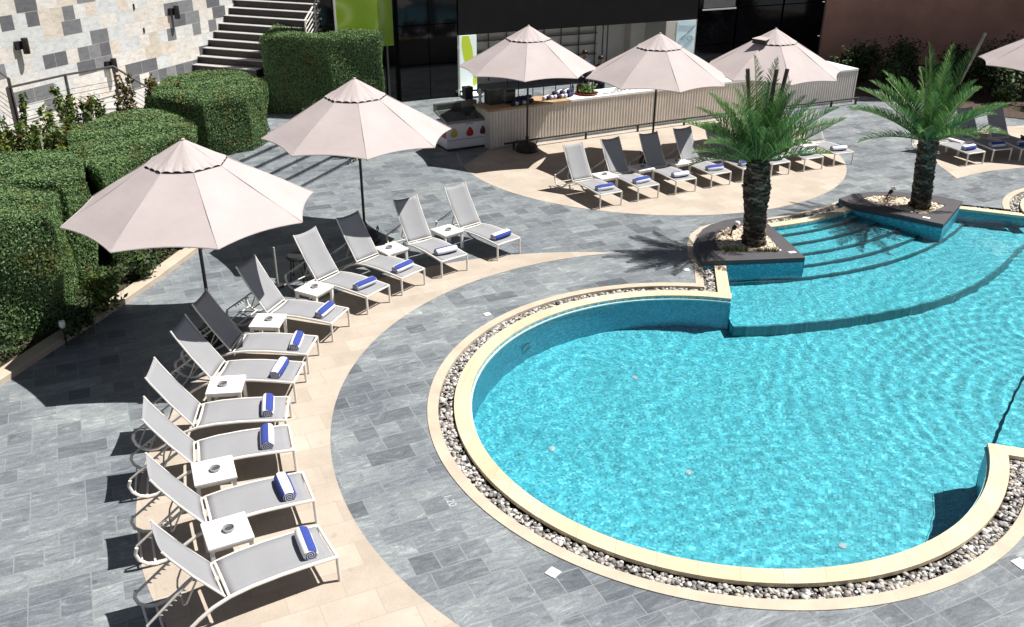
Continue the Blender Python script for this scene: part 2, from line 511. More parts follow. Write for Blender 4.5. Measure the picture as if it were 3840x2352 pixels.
def inpoly(x, y, poly):
    """vectorised point in polygon"""
    x = np.asarray(x); y = np.asarray(y); ins = np.zeros(x.shape, bool)
    n = len(poly)
    for i in range(n):
        x0, y0 = poly[i]; x1, y1 = poly[(i + 1) % n]
        if y0 == y1: continue
        c = ((y0 > y) != (y1 > y)) & (x < (x1 - x0) * (y - y0) / (y1 - y0) + x0)
        ins ^= c
    return ins

# ------------------------------------------------------------------ camera, light, world
cam = bpy.data.cameras.new('camera'); co = bpy.data.objects.new('camera', cam); COL.objects.link(co)
cam.sensor_width = 36; cam.lens = 31.83; cam.clip_end = 400
co.matrix_basis = Matrix.Translation((0, 0, 6.745)) @ Matrix.Rotation(R(90 - 25.846), 4, 'X') @ Matrix.Rotation(R(0.39), 4, 'Z')
S.camera = co
SUN = Vector((0.54, 0.13, 1.0)).normalized()
sl = bpy.data.lights.new('sun', 'SUN'); sl.energy = 5.0; sl.angle = R(0.5); sl.color = (1.0, 0.955, 0.89)
so = bpy.data.objects.new('sun', sl); COL.objects.link(so)
so.matrix_basis = Matrix.Translation((5, 5, 20)) @ SUN.to_track_quat('Z', 'Y').to_matrix().to_4x4()
W = bpy.data.worlds.new('World'); S.world = W; W.use_nodes = True
nt = W.node_tree
sky = nt.nodes.new('ShaderNodeTexSky'); sky.sky_type = 'NISHITA'; sky.sun_disc = False
sky.sun_elevation = math.asin(SUN.z); sky.sun_rotation = math.atan2(SUN.x, SUN.y); sky.air_density = 0.55; sky.dust_density = 0.3; sky.altitude = 1500
hs = nt.nodes.new('ShaderNodeHueSaturation'); hs.inputs['Saturation'].default_value = .5
nt.links.new(sky.outputs[0], hs.inputs['Color']); nt.links.new(hs.outputs[0], nt.nodes['Background'].inputs[0]); nt.nodes['Background'].inputs[1].default_value = 0.05
S.view_settings.view_transform = 'Standard'; S.view_settings.look = 'None'; S.view_settings.gamma = 1.0
S.view_settings.exposure = 0.62
S.cycles.use_denoising = True
S.cycles.max_bounces = 10; S.cycles.transmission_bounces = 8; S.cycles.transparent_max_bounces = 12
S.cycles.caustics_refractive = True; S.cycles.caustics_reflective = False
S.cycles.sample_clamp_indirect = 4.0
S.cycles.blur_glossy = 0.5

# ------------------------------------------------------------------ pool outlines (metres, camera over the origin)
PC = (2.94, 11.13); C2 = (3.64, 24.1); LB = (13.6, 18.8)
A0, B0 = R(74.6), R(342.2)
def circ_line(c, r, p, u):
    """point on the line p + s*u that lies on the circle, the one with the larger y"""
    p = Vector(p); u = Vector(u).normalized(); w = p - Vector(c)
    b = w.dot(u); d = math.sqrt(max(0, b * b - (w.length_squared - r * r)))
    return max((p + u * (-b - d), p + u * (-b + d)), key=lambda q: q.y)
U1 = Vector((0.145, 0.989)).normalized(); N1 = Vector((-U1.y, U1.x))
PA = Vector((PC[0] + 3.53 * math.cos(A0), PC[1] + 3.53 * math.sin(A0)))
def lpt(off, s): return tuple(PA + N1 * off + U1 * s)
U2 = Vector((0.955, -0.296)).normalized(); N2 = Vector((U2.y, -U2.x))      # right-hand return by the pool step, N2 points away from the water
PB = Vector((PC[0] + 3.53 * math.cos(B0), PC[1] + 3.53 * math.sin(B0)))
def rpt(off, s): return tuple(PB + N2 * off + U2 * s)
U3 = Vector((1.19, -0.46)).normalized(); N3 = Vector((-U3.y, U3.x))
P3 = Vector((10.05, 19.48))
def ept(off, s): return tuple(P3 + N3 * off + U3 * s)
def ang(c, p): return math.atan2(p[1] - c[1], p[0] - c[0])
pool_poly = (arc(PC, 3.53, A0, B0, 96) + [rpt(0, 5.6), (15.5, 12.0), (15.5, 18.8)] + arc(LB, 1.98, 0.02, R(168), 24)[1:]
             + [ept(0, 0.0), (9.3, 19.4), (8.4, 19.5)] + arc(C2, 6.19, R(-47.0), R(-72), 20) + [(5.3, 18.0), (4.6, 17.2), lpt(0, 1.55)])
q = circ_line(PC, 3.976, lpt(.45, 0), U1)
ha = ang(PC, q)
hole_poly = (arc(PC, 3.976, ha, R(332), 96) + [rpt(.62, .75), rpt(.45, 5.6), (15.9, 11.6), (16.03, 18.8)] + arc(LB, 2.43, 0.02, R(163), 24)[1:]
             + [ept(.42, -0.1), (9.2, 19.9), (8.1, 19.85)] + arc(C2, 5.73, R(-43), R(-78), 20) + [(4.9, 18.2), (4.1, 17.4), (3.72, 16.6), lpt(.45, 1.55)])
# the plot: ground slab, cut where the planting bed, the raised path and the pool lie
ground_out = [(-60, -30), (60, -30), (60, 90), (-60, 90)]
g = MB().prism(ground_out, None, 0.0, [hole_poly]).build('ground', M['slate']); struct(g)
ch = MB().prism(hole_poly, None, -0.075, [pool_poly]).build('channel_bed', M['channel']); struct(ch)

# sand-coloured terraces, sheets a few millimetres above the slate
def crescent():
    c1, r1, c0, r0 = (3.242, 11.103), 5.733, (1.464, 10.55), 6.195
    out = [p for p in arc(c0, r0, R(20), R(380), 720) if math.hypot(p[0] - c1[0], p[1] - c1[1]) > r1]
    # order the outer arc so that it runs from the upper tip round the left side
    a = sorted(out, key=lambda p: (ang(c0, p) % (2 * PI)))
    t0, t1 = a[0], a[-1]
    i0, i1 = ang(c1, t0) % (2 * PI), ang(c1, t1) % (2 * PI)
    return a + arc(c1, r1, i1, i0, 160)
te1 = MB().prism(crescent(), None, 0.004).build('terrace', M['sand']); struct(te1)
t2 = [p for p in arc(C2, 5.16, R(182), R(390), 120)]
cpts = [(-1.35, 23.75), (-.62, 24.18), (.76, 24.98), (4.57, 27.06), (8.0, 28.72), (11.33, 30.32)]
t2 = [p for p in t2 if p[0] < 8.8] 
te2 = MB().prism([(-1.28, 22.6)] + t2 + [(8.75, 26.0), (7.9, 28.6), (4.57, 26.98), (.76, 24.9), (-.7, 24.1)], None, 0.004).build('terrace', M['sand']); struct(te2)
te3 = MB().prism([(11.07, 21.81), (11.6, 22.15), (12.18, 22.47), (13.21, 22.8), (14.6, 22.95), (17, 23.0), (17, 27.6), (11.9, 26.4), (11.25, 25.0), (11.12, 23.5)], None, 0.004).build('terrace', M['sand']); struct(te3)

# coping and kerb rings
cp = MB()
cp.prism(ringsec(PC, 3.53, 3.755, A0, B0, 110), -.028, .026)
qa = circ_line(PC, 3.755, lpt(.22, 0), U1)
cp.prism([tuple(PA), lpt(0, 1.52), lpt(.22, 1.5), tuple(qa)], -.028, .0262)
qb = ang(PC, rpt(.22, 0))
cp.prism([tuple(PB), rpt(.222, .18), rpt(.22, 5.6), rpt(0, 5.6)], -.028, .0262)
cp.prism(ringsec(C2, 5.97, 6.19, R(-82), R(-40), 40), -.028, .026)
cp.prism([ept(0, -.2), ept(0, 1.45), ept(.21, 1.3), ept(.21, -.2)], -.028, .026)
cp.prism(ringsec(LB, 1.98, 2.21, R(10), R(178), 40), -.028, .0262)
coping = cp.build('pool_coping', M['coping'], bevel=0.012); struct(coping)
kb = MB()
kb.prism(ringsec(PC, 3.976, 4.13, ha, R(340), 110), -.09, .012)
qk = circ_line(PC, 4.13, lpt(.60, 0), U1)
kb.prism([tuple(q), lpt(.45, 1.5), lpt(.60, 1.45), tuple(qk)], -.09, .0125)
kin = [lpt(.45, 1.5), (3.575, 16.6), (3.66, 17.15), (3.83, 17.72), (4.1, 18.12), (4.5, 18.42), (4.9, 18.56)]
kout = [lpt(.58, 1.45), (3.46, 16.6), (3.55, 17.2), (3.73, 17.8), (4.03, 18.22), (4.46, 18.53), (4.9, 18.68)]
kb.prism(kin + kout[::-1], -.09, .0118)
kb.prism(ringsec(LB, 2.43, 2.58, R(10), R(164), 40), -.09, .012)
kb.prism(ringsec(C2, 5.66, 5.73, R(-80), R(-42), 40), -.09, .012)
wt_ = MB()
wt_.prism(ringsec(PC, 3.503, 3.529, A0, B0, 110), -.075, -.036)
wtl = wt_.build('waterline_tiles', M['pale_tile']); struct(wtl)
kerb = kb.build('kerb', M['kerb'], bevel=0.008); struct(kerb)

# pool basin
def uvwall(name, poly, z0, z1, mat, parent=None, off=(0, 0)):
    """vertical skirt along a closed outline; its UV runs in metres along the wall"""
    n = len(poly); V = []; F = []; UV = []; d = 0.0
    for i in range(n):
        (x0, y0), (x1, y1) = poly[i], poly[(i + 1) % n]
        L = math.hypot(x1 - x0, y1 - y0); o = len(V)
        V += [(x0 - off[0], y0 - off[1], z0), (x1 - off[0], y1 - off[1], z0), (x1 - off[0], y1 - off[1], z1), (x0 - off[0], y0 - off[1], z1)]
        F.append((o, o + 1, o + 2, o + 3)); UV += [(d, z0), (d + L, z0), (d + L, z1), (d, z1)]; d += L
    me = bpy.data.meshes.new(name); me.from_pydata(V, [], F); me.update(); me.materials.append(mat)
    uv = me.uv_layers.new(name='UVMap')
    for i, c in enumerate(UV): uv.data[i].uv = c
    o = bpy.data.objects.new(name, me); COL.objects.link(o)
    if parent is not None: o.parent = parent
    return o
wall_o = uvwall('pool_wall', pool_poly[::-1], -1.3, 0.0, M['mosaic_wall']); struct(wall_o)
floor_o = MB().prism([(-1.2, 7.0), (16, 7.0), (16, 21), (-1.2, 21)], None, -1.25).build('pool_floor', M['mosaic']); struct(floor_o)
sh = MB()
shelf = [(3.9, 14.27), (4.4, 14.3), (5.04, 14.39), (5.9, 14.58), (6.69, 14.82), (7.35, 15.07), (7.94, 15.35), (8.55, 15.73), (9.12, 16.18), (9.68, 16.7), (10.18, 17.23), (10.65, 17.82), (11.25, 18.42), (12.4, 19.4)]
sh.prism(shelf + [(12.4, 20.6), (9, 20.6), (5, 19.2), (3.9, 16.5)], -1.27, -.84)
sh.prism([(6.24, 9.9), (6.9, 10.83), (7.6, 11.82), (8.5, 13.0), (9.5, 14.2), (15.5, 14.2), (15.5, 8), (6.6, 9.3)], -1.27, -1.04)  # front corner juts into the basin, kept as the dark shadow shape there
shelf_o = sh.build('pool_shelf', M['mosaic']); struct(shelf_o)
st = MB()
edges = [6.45, 6.85, 7.28, 7.70, 8.12]
r0 = 6.05
for k, e in enumerate(edges):
    st.prism(ringsec(C2, r0, e, R(-86), R(-34), 60), -.86, -.13 - .14 * k)
    r0 = e
steps_o = st.build('pool_steps', M['mosaic']); struct(steps_o)
nm = MB()
for k, e in enumerate(edges):
    nm.prism(ringsec(C2, e - .045, e + .006, R(-86), R(-34), 60), -.13 - .14 * (k + 1) + .003, -.13 - .14 * k + .004)  # dark band on riser and tread edge: riser shade put into the colour
riser_shade_o = nm.build('pool_step_edges', M['mosaic_dark']); struct(riser_shade_o)
nm = MB()
for a_, b_ in zip(shelf, shelf[1:]):
    d_ = (Vector(b_) - Vector(a_)).normalized(); n_ = Vector((d_.y, -d_.x))
    nm.prism([tuple(Vector(a_) + n_ * .006), tuple(Vector(b_) + n_ * .006), tuple(Vector(b_) - n_ * .04), tuple(Vector(a_) - n_ * .04)], -1.246, -.836)  # darker band down the shelf drop, its shade painted in the mosaic
ledge_o = nm.build('pool_shelf_edge', M['mosaic_mid']); struct(ledge_o)

# water: a rippled sheet just below the coping
gx, gy = np.arange(-.75, 15.6, .045), np.arange(7.4, 20.9, .045)
X, Y = np.meshgrid(gx, gy)
rs = np.random.RandomState(3)
Hh = np.zeros_like(X)
wx = X + .10 * np.sin(1.7 * Y + .6) + .07 * np.sin(2.9 * X - 1.1 * Y); wy = Y + .10 * np.sin(1.9 * X + 1.3) + .06 * np.sin(3.1 * Y + .8 * X)
for i in range(34):
    lam = .14 * (1.06 ** i) if i < 24 else .15 + .3 * rs.rand()
    a = rs.rand() * 2 * PI
    kx, ky = math.cos(a) * 2 * PI / lam, math.sin(a) * 2 * PI / lam
    Hh += lam * .00062 * np.sin(kx * wx + ky * wy + rs.rand() * 6.28)
# long rings spreading over the right half, as if somebody had just climbed out
for cx, cy, am, lam in ((9.6, 11.6, .0013, .26), (10.4, 14.6, .0010, .22), (4.4, 6.4, .0006, .20)):
    rr = np.hypot(X - cx, Y - cy); Hh += am * np.sin(2 * PI * rr / lam + .8 * np.sin(2.1 * X + 1.3 * Y)) * np.clip(1.15 - rr / 7, .08, 1)
keep = np.zeros(X.shape, bool)
for dx, dy in ((0, 0), (.07, 0), (-.07, 0), (0, .07), (0, -.07)):
    keep |= inpoly(X + dx, Y + dy, pool_poly)
cell = keep[:-1, :-1] & keep[1:, :-1] & keep[:-1, 1:] & keep[1:, 1:]
idx = np.arange(X.size).reshape(X.shape)
F = np.stack([idx[:-1, :-1][cell], idx[:-1, 1:][cell], idx[1:, 1:][cell], idx[1:, :-1][cell]], 1)
used = np.unique(F); remap = -np.ones(X.size, int); remap[used] = np.arange(len(used))
V = np.stack([X.ravel(), Y.ravel(), -.055 + Hh.ravel()], 1)[used]
water = npmesh('water', V, remap[F], M['water'], smooth=True); struct(water)
sl.cycles.is_caustics_light = True
water.cycles.is_caustics_caster = True
for o in (wall_o, floor_o, shelf_o, steps_o, riser_shade_o, ledge_o): o.cycles.is_caustics_receiver = True

# pebbles in the channel and in the planters
ico_v, ico_f = [], []
def ico():
    bm = bmesh.new(); bmesh.ops.create_icosphere(bm, subdivisions=1, radius=1.0)
    v = np.array([p.co[:] for p in bm.verts]); f = np.array([[q.index for q in fc.verts] for fc in bm.faces]); bm.free(); return v, f
IV, IF = ico()
def stones(name, pts, mat, rmin, rmax, seed):
    r_ = np.random.RandomState(seed); n = len(pts); P = np.asarray(pts)
    sc = (rmin + (rmax - rmin) * r_.rand(n, 1, 1) ** 1.6) * (1 + .45 * (r_.rand(n, 1, 3) - .5)) * np.array([1.25, 1, .72])
    a = r_.rand(n) * 2 * PI; ca, sa = np.cos(a), np.sin(a)
    v = IV[None] * (1 + .16 * (r_.rand(n, len(IV), 1) - .5)) * sc
    x = v[..., 0] * ca[:, None] - v[..., 1] * sa[:, None]; y = v[..., 0] * sa[:, None] + v[..., 1] * ca[:, None]
    v = np.stack([x, y, v[..., 2]], -1) + P[:, None, :]
    f = (IF[None] + (np.arange(n) * len(IV))[:, None, None]).reshape(-1, 3)
    return npmesh(name, v.reshape(-1, 3), f, mat, smooth=True)
cx = rs.uniform(-1.2, 12.8, 230000); cy = rs.uniform(6.9, 21.3, 230000)
k = inpoly(cx, cy, hole_poly) & ~inpoly(cx, cy, pool_poly)
for i_ in range(16):
    k &= ~inpoly(cx + .245 * math.cos(i_ * PI / 8), cy + .245 * math.sin(i_ * PI / 8), pool_poly)
pts = np.stack([cx[k], cy[k], -.055 + .022 * rs.rand(k.sum())], 1)
po = stones('pebbles', pts, M['pebble'], .013, .036, 5); struct(po, 'stuff', 'grey and white pebbles filling the channel round the pool coping')

# ------------------------------------------------------------------ planters and palms
def planter(rim, pit, label, cx_, cy_):
    t = thing('pool_planter', label, 'planter', (cx_, cy_, 0.0), 0, 'stone planters standing in the pool')
    b = uvwall('planter_wall', rim, -1.2, .03, M['mosaic_wall'], t, (cx_, cy_))
    r_ = MB().prism(rim, .031, .132, [pit], bottom=True).build('planter_rim', M['dark_stone'], t, world=True, bevel=0.01)
    MB().prism(pit, None, .075).build('planter_soil', M['soil'], t, world=True)
    b.cycles.is_caustics_receiver = True
    return t
rim1 = [(3.62, 16.01), (4.6, 16.1), (5.66, 16.23), (5.55, 17.2), (5.42, 18.05), (5.36, 18.30), (5.2, 18.44), (4.91, 18.49), (4.54, 18.33), (4.19, 18.05), (3.95, 17.75), (3.78, 17.33), (3.69, 16.94), (3.64, 16.5)]
pit1 = [(4.07, 16.5), (5.28, 16.6), (5.22, 17.3), (5.14, 17.72), (4.95, 17.9), (4.76, 17.93), (4.5, 17.85), (4.33, 17.7), (4.17, 17.4), (4.09, 17.0)]
rim2 = [(9.14, 18.14), (9.7, 18.92), (10.24, 19.69), (9.9, 19.99), (9.54, 20.19), (8.93, 20.33), (8.4, 20.32), (7.88, 20.15), (7.46, 19.82), (7.67, 19.25), (8.2, 18.86), (8.6, 18.56)]
pit2 = [(8.98, 18.74), (9.3, 19.0), (9.72, 19.39), (9.45, 19.68), (9.09, 19.87), (8.75, 20.05), (8.5, 20.08), (8.2, 19.98), (8.04, 19.85), (8.25, 19.45), (8.5, 19.15), (8.75, 18.92)]
pl1 = planter(rim1, pit1, 'dark stone rimmed planter with weeds among its pebbles, beside the gravel corner', 4.7, 17.1)
pl2 = planter(rim2, pit2, 'dark stone rimmed planter without weeds, at the far right end of the pool steps', 8.9, 19.2)
def pit_stones(pit, seed, label):
    r_ = np.random.RandomState(seed); xs = [p[0] for p in pit]; ys = [p[1] for p in pit]
    x = r_.uniform(min(xs), max(xs), 2600); y = r_.uniform(min(ys), max(ys), 2600); kk = inpoly(x, y, pit)
    o = stones('pebbles', np.stack([x[kk], y[kk], .085 + .03 * r_.rand(kk.sum())], 1), M['pebble_warm'], .022, .05, seed); struct(o, 'stuff', label)
pit_stones(pit1, 11, 'cream pebbles heaped round the trunk of the nearer palm')
pit_stones(pit2, 12, 'cream pebbles heaped round the trunk of the farther palm')
# weeds in the front of the nearer planter
wv, wf = [], []
for i in range(700):
    x, y = 4.12 + 1.1 * rnd.random(), 16.5 + abs(rnd.gauss(0, .055)); z = .1
    if 4.62 < x < 4.78: continue
    a, h = rnd.random() * 2 * PI, .06 + .10 * rnd.random(); l = .07 * rnd.random()
    dx, dy = math.cos(a), math.sin(a); w = .006
    o = len(wv); wv += [(x - dy * w, y + dx * w, z), (x + dy * w, y - dx * w, z), (x + dx * l, y + dy * l, z + h)]; wf.append((o, o + 1, o + 2))
wd = npmesh('weeds', wv, wf, M['croton']); struct(wd, 'stuff', 'low green weeds along the front edge of the nearer planter')

def frond(L, lift, droop, az, seed, nl=46, leaf=.34, twist=0.0):
    """one feather frond: returns rachis path and leaflet vertices / faces; starts at the origin"""
    r_ = random.Random(seed)
    pts = []; p = Vector((0, 0, 0)); e = lift
    n = 16
    for i in range(n + 1):
        pts.append(p.copy())
        d = Vector((math.cos(e) * math.cos(az), math.cos(e) * math.sin(az), math.sin(e)))
        p = p + d * (L / n); e -= droop / n * (0.5 + 1.0 * i / n)
    lv, lf = [], []
    for s in (-1, 1):
        for i in range(nl):
            u = .10 + .90 * (i + .5 * r_.random()) / nl
            fi = u * n; k = min(int(fi), n - 1); q = pts[k].lerp(pts[k + 1], fi - k)
            d = (pts[k + 1] - pts[k]).normalized()
            side = d.cross(Vector((0, 0, 1))).normalized() * s
            up = side.cross(d) * s
            if up.z < 0: up = -up
            ll = leaf * (math.sin(PI * min(1, u * .86 + .16)) ** .6) * (.85 + .3 * r_.random())
            v_ang = R(34 + 14 * r_.random())      # leaflets rise in a V from the rachis
            fwd = R(24 + 26 * u + 10 * r_.random())
            dl = (side * math.cos(v_ang) + up * math.sin(v_ang)).normalized()
            dl = (dl * math.cos(fwd) + d * math.sin(fwd)).normalized()
            tip = q + dl * ll + Vector((0, 0, -.10 * ll * (.4 + r_.random())))
            mid = q + dl * ll * .5 + Vector((0, 0, .01))
            w = d * (.0085 + .004 * r_.random())
            o = len(lv)
            lv += [q - w * .6, q + w * .6, mid + w, mid - w, tip]
            lf += [(o, o + 1, o + 2, o + 3), (o + 3, o + 2, o + 4, o + 4)]
    return pts, lv, lf
def palm(base, top, r0_, r1_, label, fronds, stalks, seed, bulge=0, pale=False):
    base = Vector(base); top = Vector(top)
    t = thing('palm_tree', label, 'palm tree', tuple(base), 0, 'young palms in the pool planters')
    ax = top - base; H = ax.length; axn = ax.normalized()
    r_ = random.Random(seed)
    tb = MB()
    def prad(u):
        return (r0_ + (r1_ - r0_) * u) * (1 + bulge * math.exp(-((u - .66) / .16) ** 2)) * (1 + .12 * max(0, .12 - u) / .12)
    path = [ax * (i / 18) for i in range(19)]
    tb.tube(path, [prad(i / 18) * .84 for i in range(19)], 14)
    golden = PI * (3 - math.sqrt(5)); nb = int(H / .0075)
    for i in range(nb):                               # old leaf bases, one wedge each, in a rising spiral
        u = i / nb; a = i * golden + .25 * r_.random(); rr = prad(u)
        d = Vector((math.cos(a), math.sin(a), 0)); s = Vector((-d.y, d.x, 0)); c = ax * u
        w, h, o = rr * .50, .085 + .03 * r_.random(), rr * (.16 + .12 * r_.random())
        p = [c + d * rr * .80 - s * w, c + d * rr * .80 + s * w, c + d * (rr * .86) + s * w * .55 + Vector((0, 0, h)), c + d * (rr * .86) - s * w * .55 + Vector((0, 0, h)),
             c + d * (rr * .80 + o) + s * w * .4 + Vector((0, 0, h * .92)), c + d * (rr * .80 + o) - s * w * .4 + Vector((0, 0, h * .92))]
        tb.add([tuple(x) for x in p], [(0, 1, 4, 5), (5, 4, 2, 3), (0, 5, 3), (1, 2, 4)])
    tb.build('trunk', M['trunk'], t)
    for i, (az, lift, droop, L) in enumerate(fronds):
        pts, lv, lf = frond(L, R(lift), R(droop), R(az), seed * 100 + i, nl=int(30 + 16 * L), leaf=.33 + .05 * r_.random())
        off = ax + Vector((math.cos(R(az)), math.sin(R(az)), 0)) * r1_ * .45 + Vector((0, 0, -.05 + .05 * r_.random()))
        lfm = [tuple(f if f[-1] != f[-2] else f[:3]) for f in lf]
        leaf_me = MB(); leaf_me.v = [tuple(p + off) for p in lv]; leaf_me.f = lfm
        fo = leaf_me.build('frond', M['palm'], t)
        MB().tube([tuple(p + off) for p in pts], [.021 * (1 - .85 * j / (len(pts) - 1)) for j in range(len(pts))], 5).build('rachis', M['rachis'], fo)
    for (dx, dy, z0, tx, ty, z1) in stalks:
        MB().tube([tuple(ax + Vector((dx, dy, z0))), tuple(ax + Vector((tx, ty, z1)))], [.024 if pale else .036, .03 if pale else .04], 7).build('cut_stalk', M['pale_stalk'] if pale else M['dead'], t)
    return t
def crown(seed, n, spread, specials=()):
    r_ = random.Random(seed); out = list(specials)
    for i in range(n):
        az = i * 137.5 + r_.uniform(-14, 14); u = i / n
        lift = 84 - 52 * u ** .9 + r_.uniform(-7, 7); L = spread * (.90 + .34 * r_.random())
        out.append((az, lift, 12 + 34 * u + r_.uniform(-6, 6), L))
    return out
palm((4.83, 16.96, .08), (4.72, 17.0, 1.80), .222, .215, 'palm tree with three cut stalks in its crown and a bulge in its trunk',
     crown(4, 25, 1.38, [(186, 40, 30, 1.72), (200, 26, 34, 1.45), (4, 30, 2, 1.75), (-8, 18, 22, 1.3), (230, 62, 20, 1.5), (330, 64, 16, 1.6), (170, 56, 40, 1.6), (192, 14, 40, 1.35), (25, 48, 30, 1.5), (120, 86, 16, 2.05), (60, 84, 12, 2.0), (250, 80, 14, 1.75), (300, 80, 16, 1.75)]),
     [(-.24, .02, .75, -.40, .03, 1.75), (.09, .0, .9, .13, .0, 1.75), (.24, .05, .9, .34, .05, 1.75)], 3, bulge=.26)
palm((9.10, 19.28, .08), (8.96, 19.24, 1.64), .215, .21, 'palm tree with a straight trunk and one dead pale stalk, farther from the bar counter',
     crown(9, 25, 1.5, [(178, 36, 38, 1.95), (190, 14, 36, 1.6), (6, 36, 26, 1.8), (-4, 18, 32, 1.6), (160, 48, 38, 1.9), (172, 64, 30, 1.9), (130, 86, 14, 2.1), (20, 78, 18, 2.1), (60, 70, 20, 2.2), (250, 80, 16, 1.9)]),
     [(.40, .0, 1.2, .72, .02, 2.25)], 5, pale=True)
for (x, y, dx, lab) in ((4.47, 17.43, .12, 'white headed spotlight on a black stake, by the palm with the cut stalks'), (8.54, 19.81, .14, 'white headed spotlight on a black stake, by the straight trunked palm')):
    t = thing('spotlight', lab, 'spotlight', (x, y, .09), 0, 'garden spotlights')
    MB().tube([(0, 0, 0), (.02, 0, .13), (dx * .5, .0, .2)], .018, 8).build('stake', M['black_metal'], t)
    MB().tube([(dx * .35, 0, .16), (dx * .75, .02, .225)], [.04, .05], 10).build('lamp_body', M['black_metal'], t)
    MB().lathe([(0, -.062), (.035, -.052), (.058, -.02), (.062, .012), (.045, .045), (0, .062)], (dx, .02, .275), 14, cap=False).build('lamp_head', M['lamp_white'], t, smooth=True)
for (x, y, rz, lab) in ((5.47, 16.47, .3, 'small white card lying on the rim of the weedy planter'), (8.93, 18.52, -.6, 'small white card lying on the rim of the planter without weeds')):
    o = tag(MB().rbox((0, 0, .006), (.15, .09, .012), .003).build('card', M['paint']), lab, 'card', 'white cards on the planter rims')
    o.location = (x, y, .133); o.rotation_euler = (0, 0, rz)

# ------------------------------------------------------------------ sun loungers (local x runs from the foot, 0, to the head, +; y across)
LW = .612
RAIL = [(0, .318), (.04, .323), (.3, .337), (.6, .346), (.9, .336), (1.12, .306), (1.3, .246), (1.44, .165), (1.55, .085), (1.65, .032), (1.75, .02), (1.84, .05), (1.91, .12), (1.935, .21), (1.91, .285)]
def rail_z(x):
    for (a, za), (b, zb) in zip(RAIL, RAIL[1:]):
        if a <= x <= b: return za + (zb - za) * (x - a) / (b - a)
    return RAIL[-1][1]
HX, HZ, BL, BA = 1.17, .315, .90, R(57)
def back_pt(u, y, off=0.0):
    x, z = HX + BL * u * math.cos(BA), HZ + BL * u * math.sin(BA)
    return (x - off * math.sin(BA), y, z + off * math.cos(BA))
def make_lounger():
    t = thing('sun_lounger', 'x', 'sun lounger')
    hy = LW / 2 - .016
    fr = MB()
    for s in (-1, 1):
        sm = []
        for i in range(len(RAIL) - 1):
            for q in range(3):
                x = RAIL[i][0] + (RAIL[i + 1][0] - RAIL[i][0]) * q / 3
                sm.append((x, s * hy, RAIL[i][1] + (RAIL[i + 1][1] - RAIL[i][1]) * q / 3))
        sm.append((RAIL[-1][0], s * hy, RAIL[-1][1]))
        fr.tube(sm, .0195, 8)
    for x in (.012, 1.13):
        fr.tube([(x, -hy, rail_z(x)), (x, hy, rail_z(x))], .017, 8)
    fr.tube([(1.76, -hy, .022), (1.76, hy, .022)], .013, 8)
    fr.tube([(1.885, -hy, .095), (1.885, hy, .095)], .011, 8)
    fr.build('seat_frame', M['frame'], t, smooth=True)
    for s in (-1, 1):
        MB().tube([(.012, s * hy, .318), (.006, s * hy, 0)], .019, 8, square=False).build('leg', M['frame'], t, smooth=True)
    sb = MB(); n = 14; vs = []
    for i in range(n + 1):
        x = .045 + (1.115 - .045) * i / n; z = rail_z(x)
        for j in range(7):
            y = -hy + .012 + (2 * hy - .024) * j / 6
            vs.append((x, y, z + .012 - .022 * (1 - (2 * j / 6 - 1) ** 2)))
    sb.add(vs, [(i * 7 + j, i * 7 + j + 1, (i + 1) * 7 + j + 1, (i + 1) * 7 + j) for i in range(n) for j in range(6)])
    so_ = sb.build('seat_sling', M['sling'], t, smooth=True)
    so_.modifiers.new('thick', 'SOLIDIFY').thickness = .004
    bf = MB(); by = hy - .022
    for s in (-1, 1):
        bf.tube([back_pt(0, s * by), back_pt(.5, s * by, -.012), back_pt(.88, s * by, .0), back_pt(1.0, s * by, .012)], .0125, 8)
    bf.tube([back_pt(0.02, -by), back_pt(0.02, by)], .012, 8)
    bf.build('back_frame', M['frame'], t, smooth=True)
    bs = MB(); vs = []; n = 10
    for i in range(n + 1):
        u = .02 + .975 * i / n
        for j in range(7):
            y = -by + 2 * by * j / 6
            e = -.012 if i == n else 0
            vs.append(back_pt(u + (e * 2.2 * (1 - (2 * j / 6 - 1) ** 2)), y, .012 - .03 * (1 - (2 * j / 6 - 1) ** 2) - .01 * math.sin(PI * u)))
    bs.add(vs, [(i * 7 + j, (i + 1) * 7 + j, (i + 1) * 7 + j + 1, i * 7 + j + 1) for i in range(n) for j in range(6)])
    bo = bs.build('backrest', M['sling'], t, smooth=True)
    bo.modifiers.new('thick', 'SOLIDIFY').thickness = .004
    for s in (-1, 1):                                                   # toothed support: from the end of the rail loop up to the backrest
        a, b = Vector((1.91, s * (hy - .03), .285)), Vector(back_pt(.46, s * (by - .03), -.03))
        sp = MB().tube([tuple(a), tuple(b)], .013, 6)
        d = (b - a).normalized(); dn = Vector((d.z, 0, -d.x)) * -1
        if dn.z > 0: dn = -dn
        for i in range(6):
            p = a + (b - a) * (.22 + .10 * i)
            q = [p + d * .0, p + d * .03, p + d * .028 + dn * .05]
            w = Vector((0, .006, 0))
            sp.add([tuple(x - w) for x in q] + [tuple(x + w) for x in q], [(0, 1, 2), (5, 4, 3), (0, 3, 4, 1), (1, 4, 5, 2), (2, 5, 3, 0)])
        sp.build('toothed_support', M['rack'], t, smooth=False)
    ss = MB()
    ss.tube([back_pt(.40, -by + .05, -.02), (1.52, -by + .07, .33), (1.54, -by + .12, .28), (1.54, by - .12, .28), (1.52, by - .07, .33), back_pt(.40, by - .05, -.02)], .010, 6)
    ss.build('back_stay', M['rack'], t, smooth=True)
    return t
proto = make_lounger()
def foot_dir(phi): return (math.sin(phi), -math.cos(phi))
G1, G2, G3 = 'sun loungers in the curved row left of the pool', 'sun loungers in the row in front of the bar', 'sun loungers on the far right terrace'
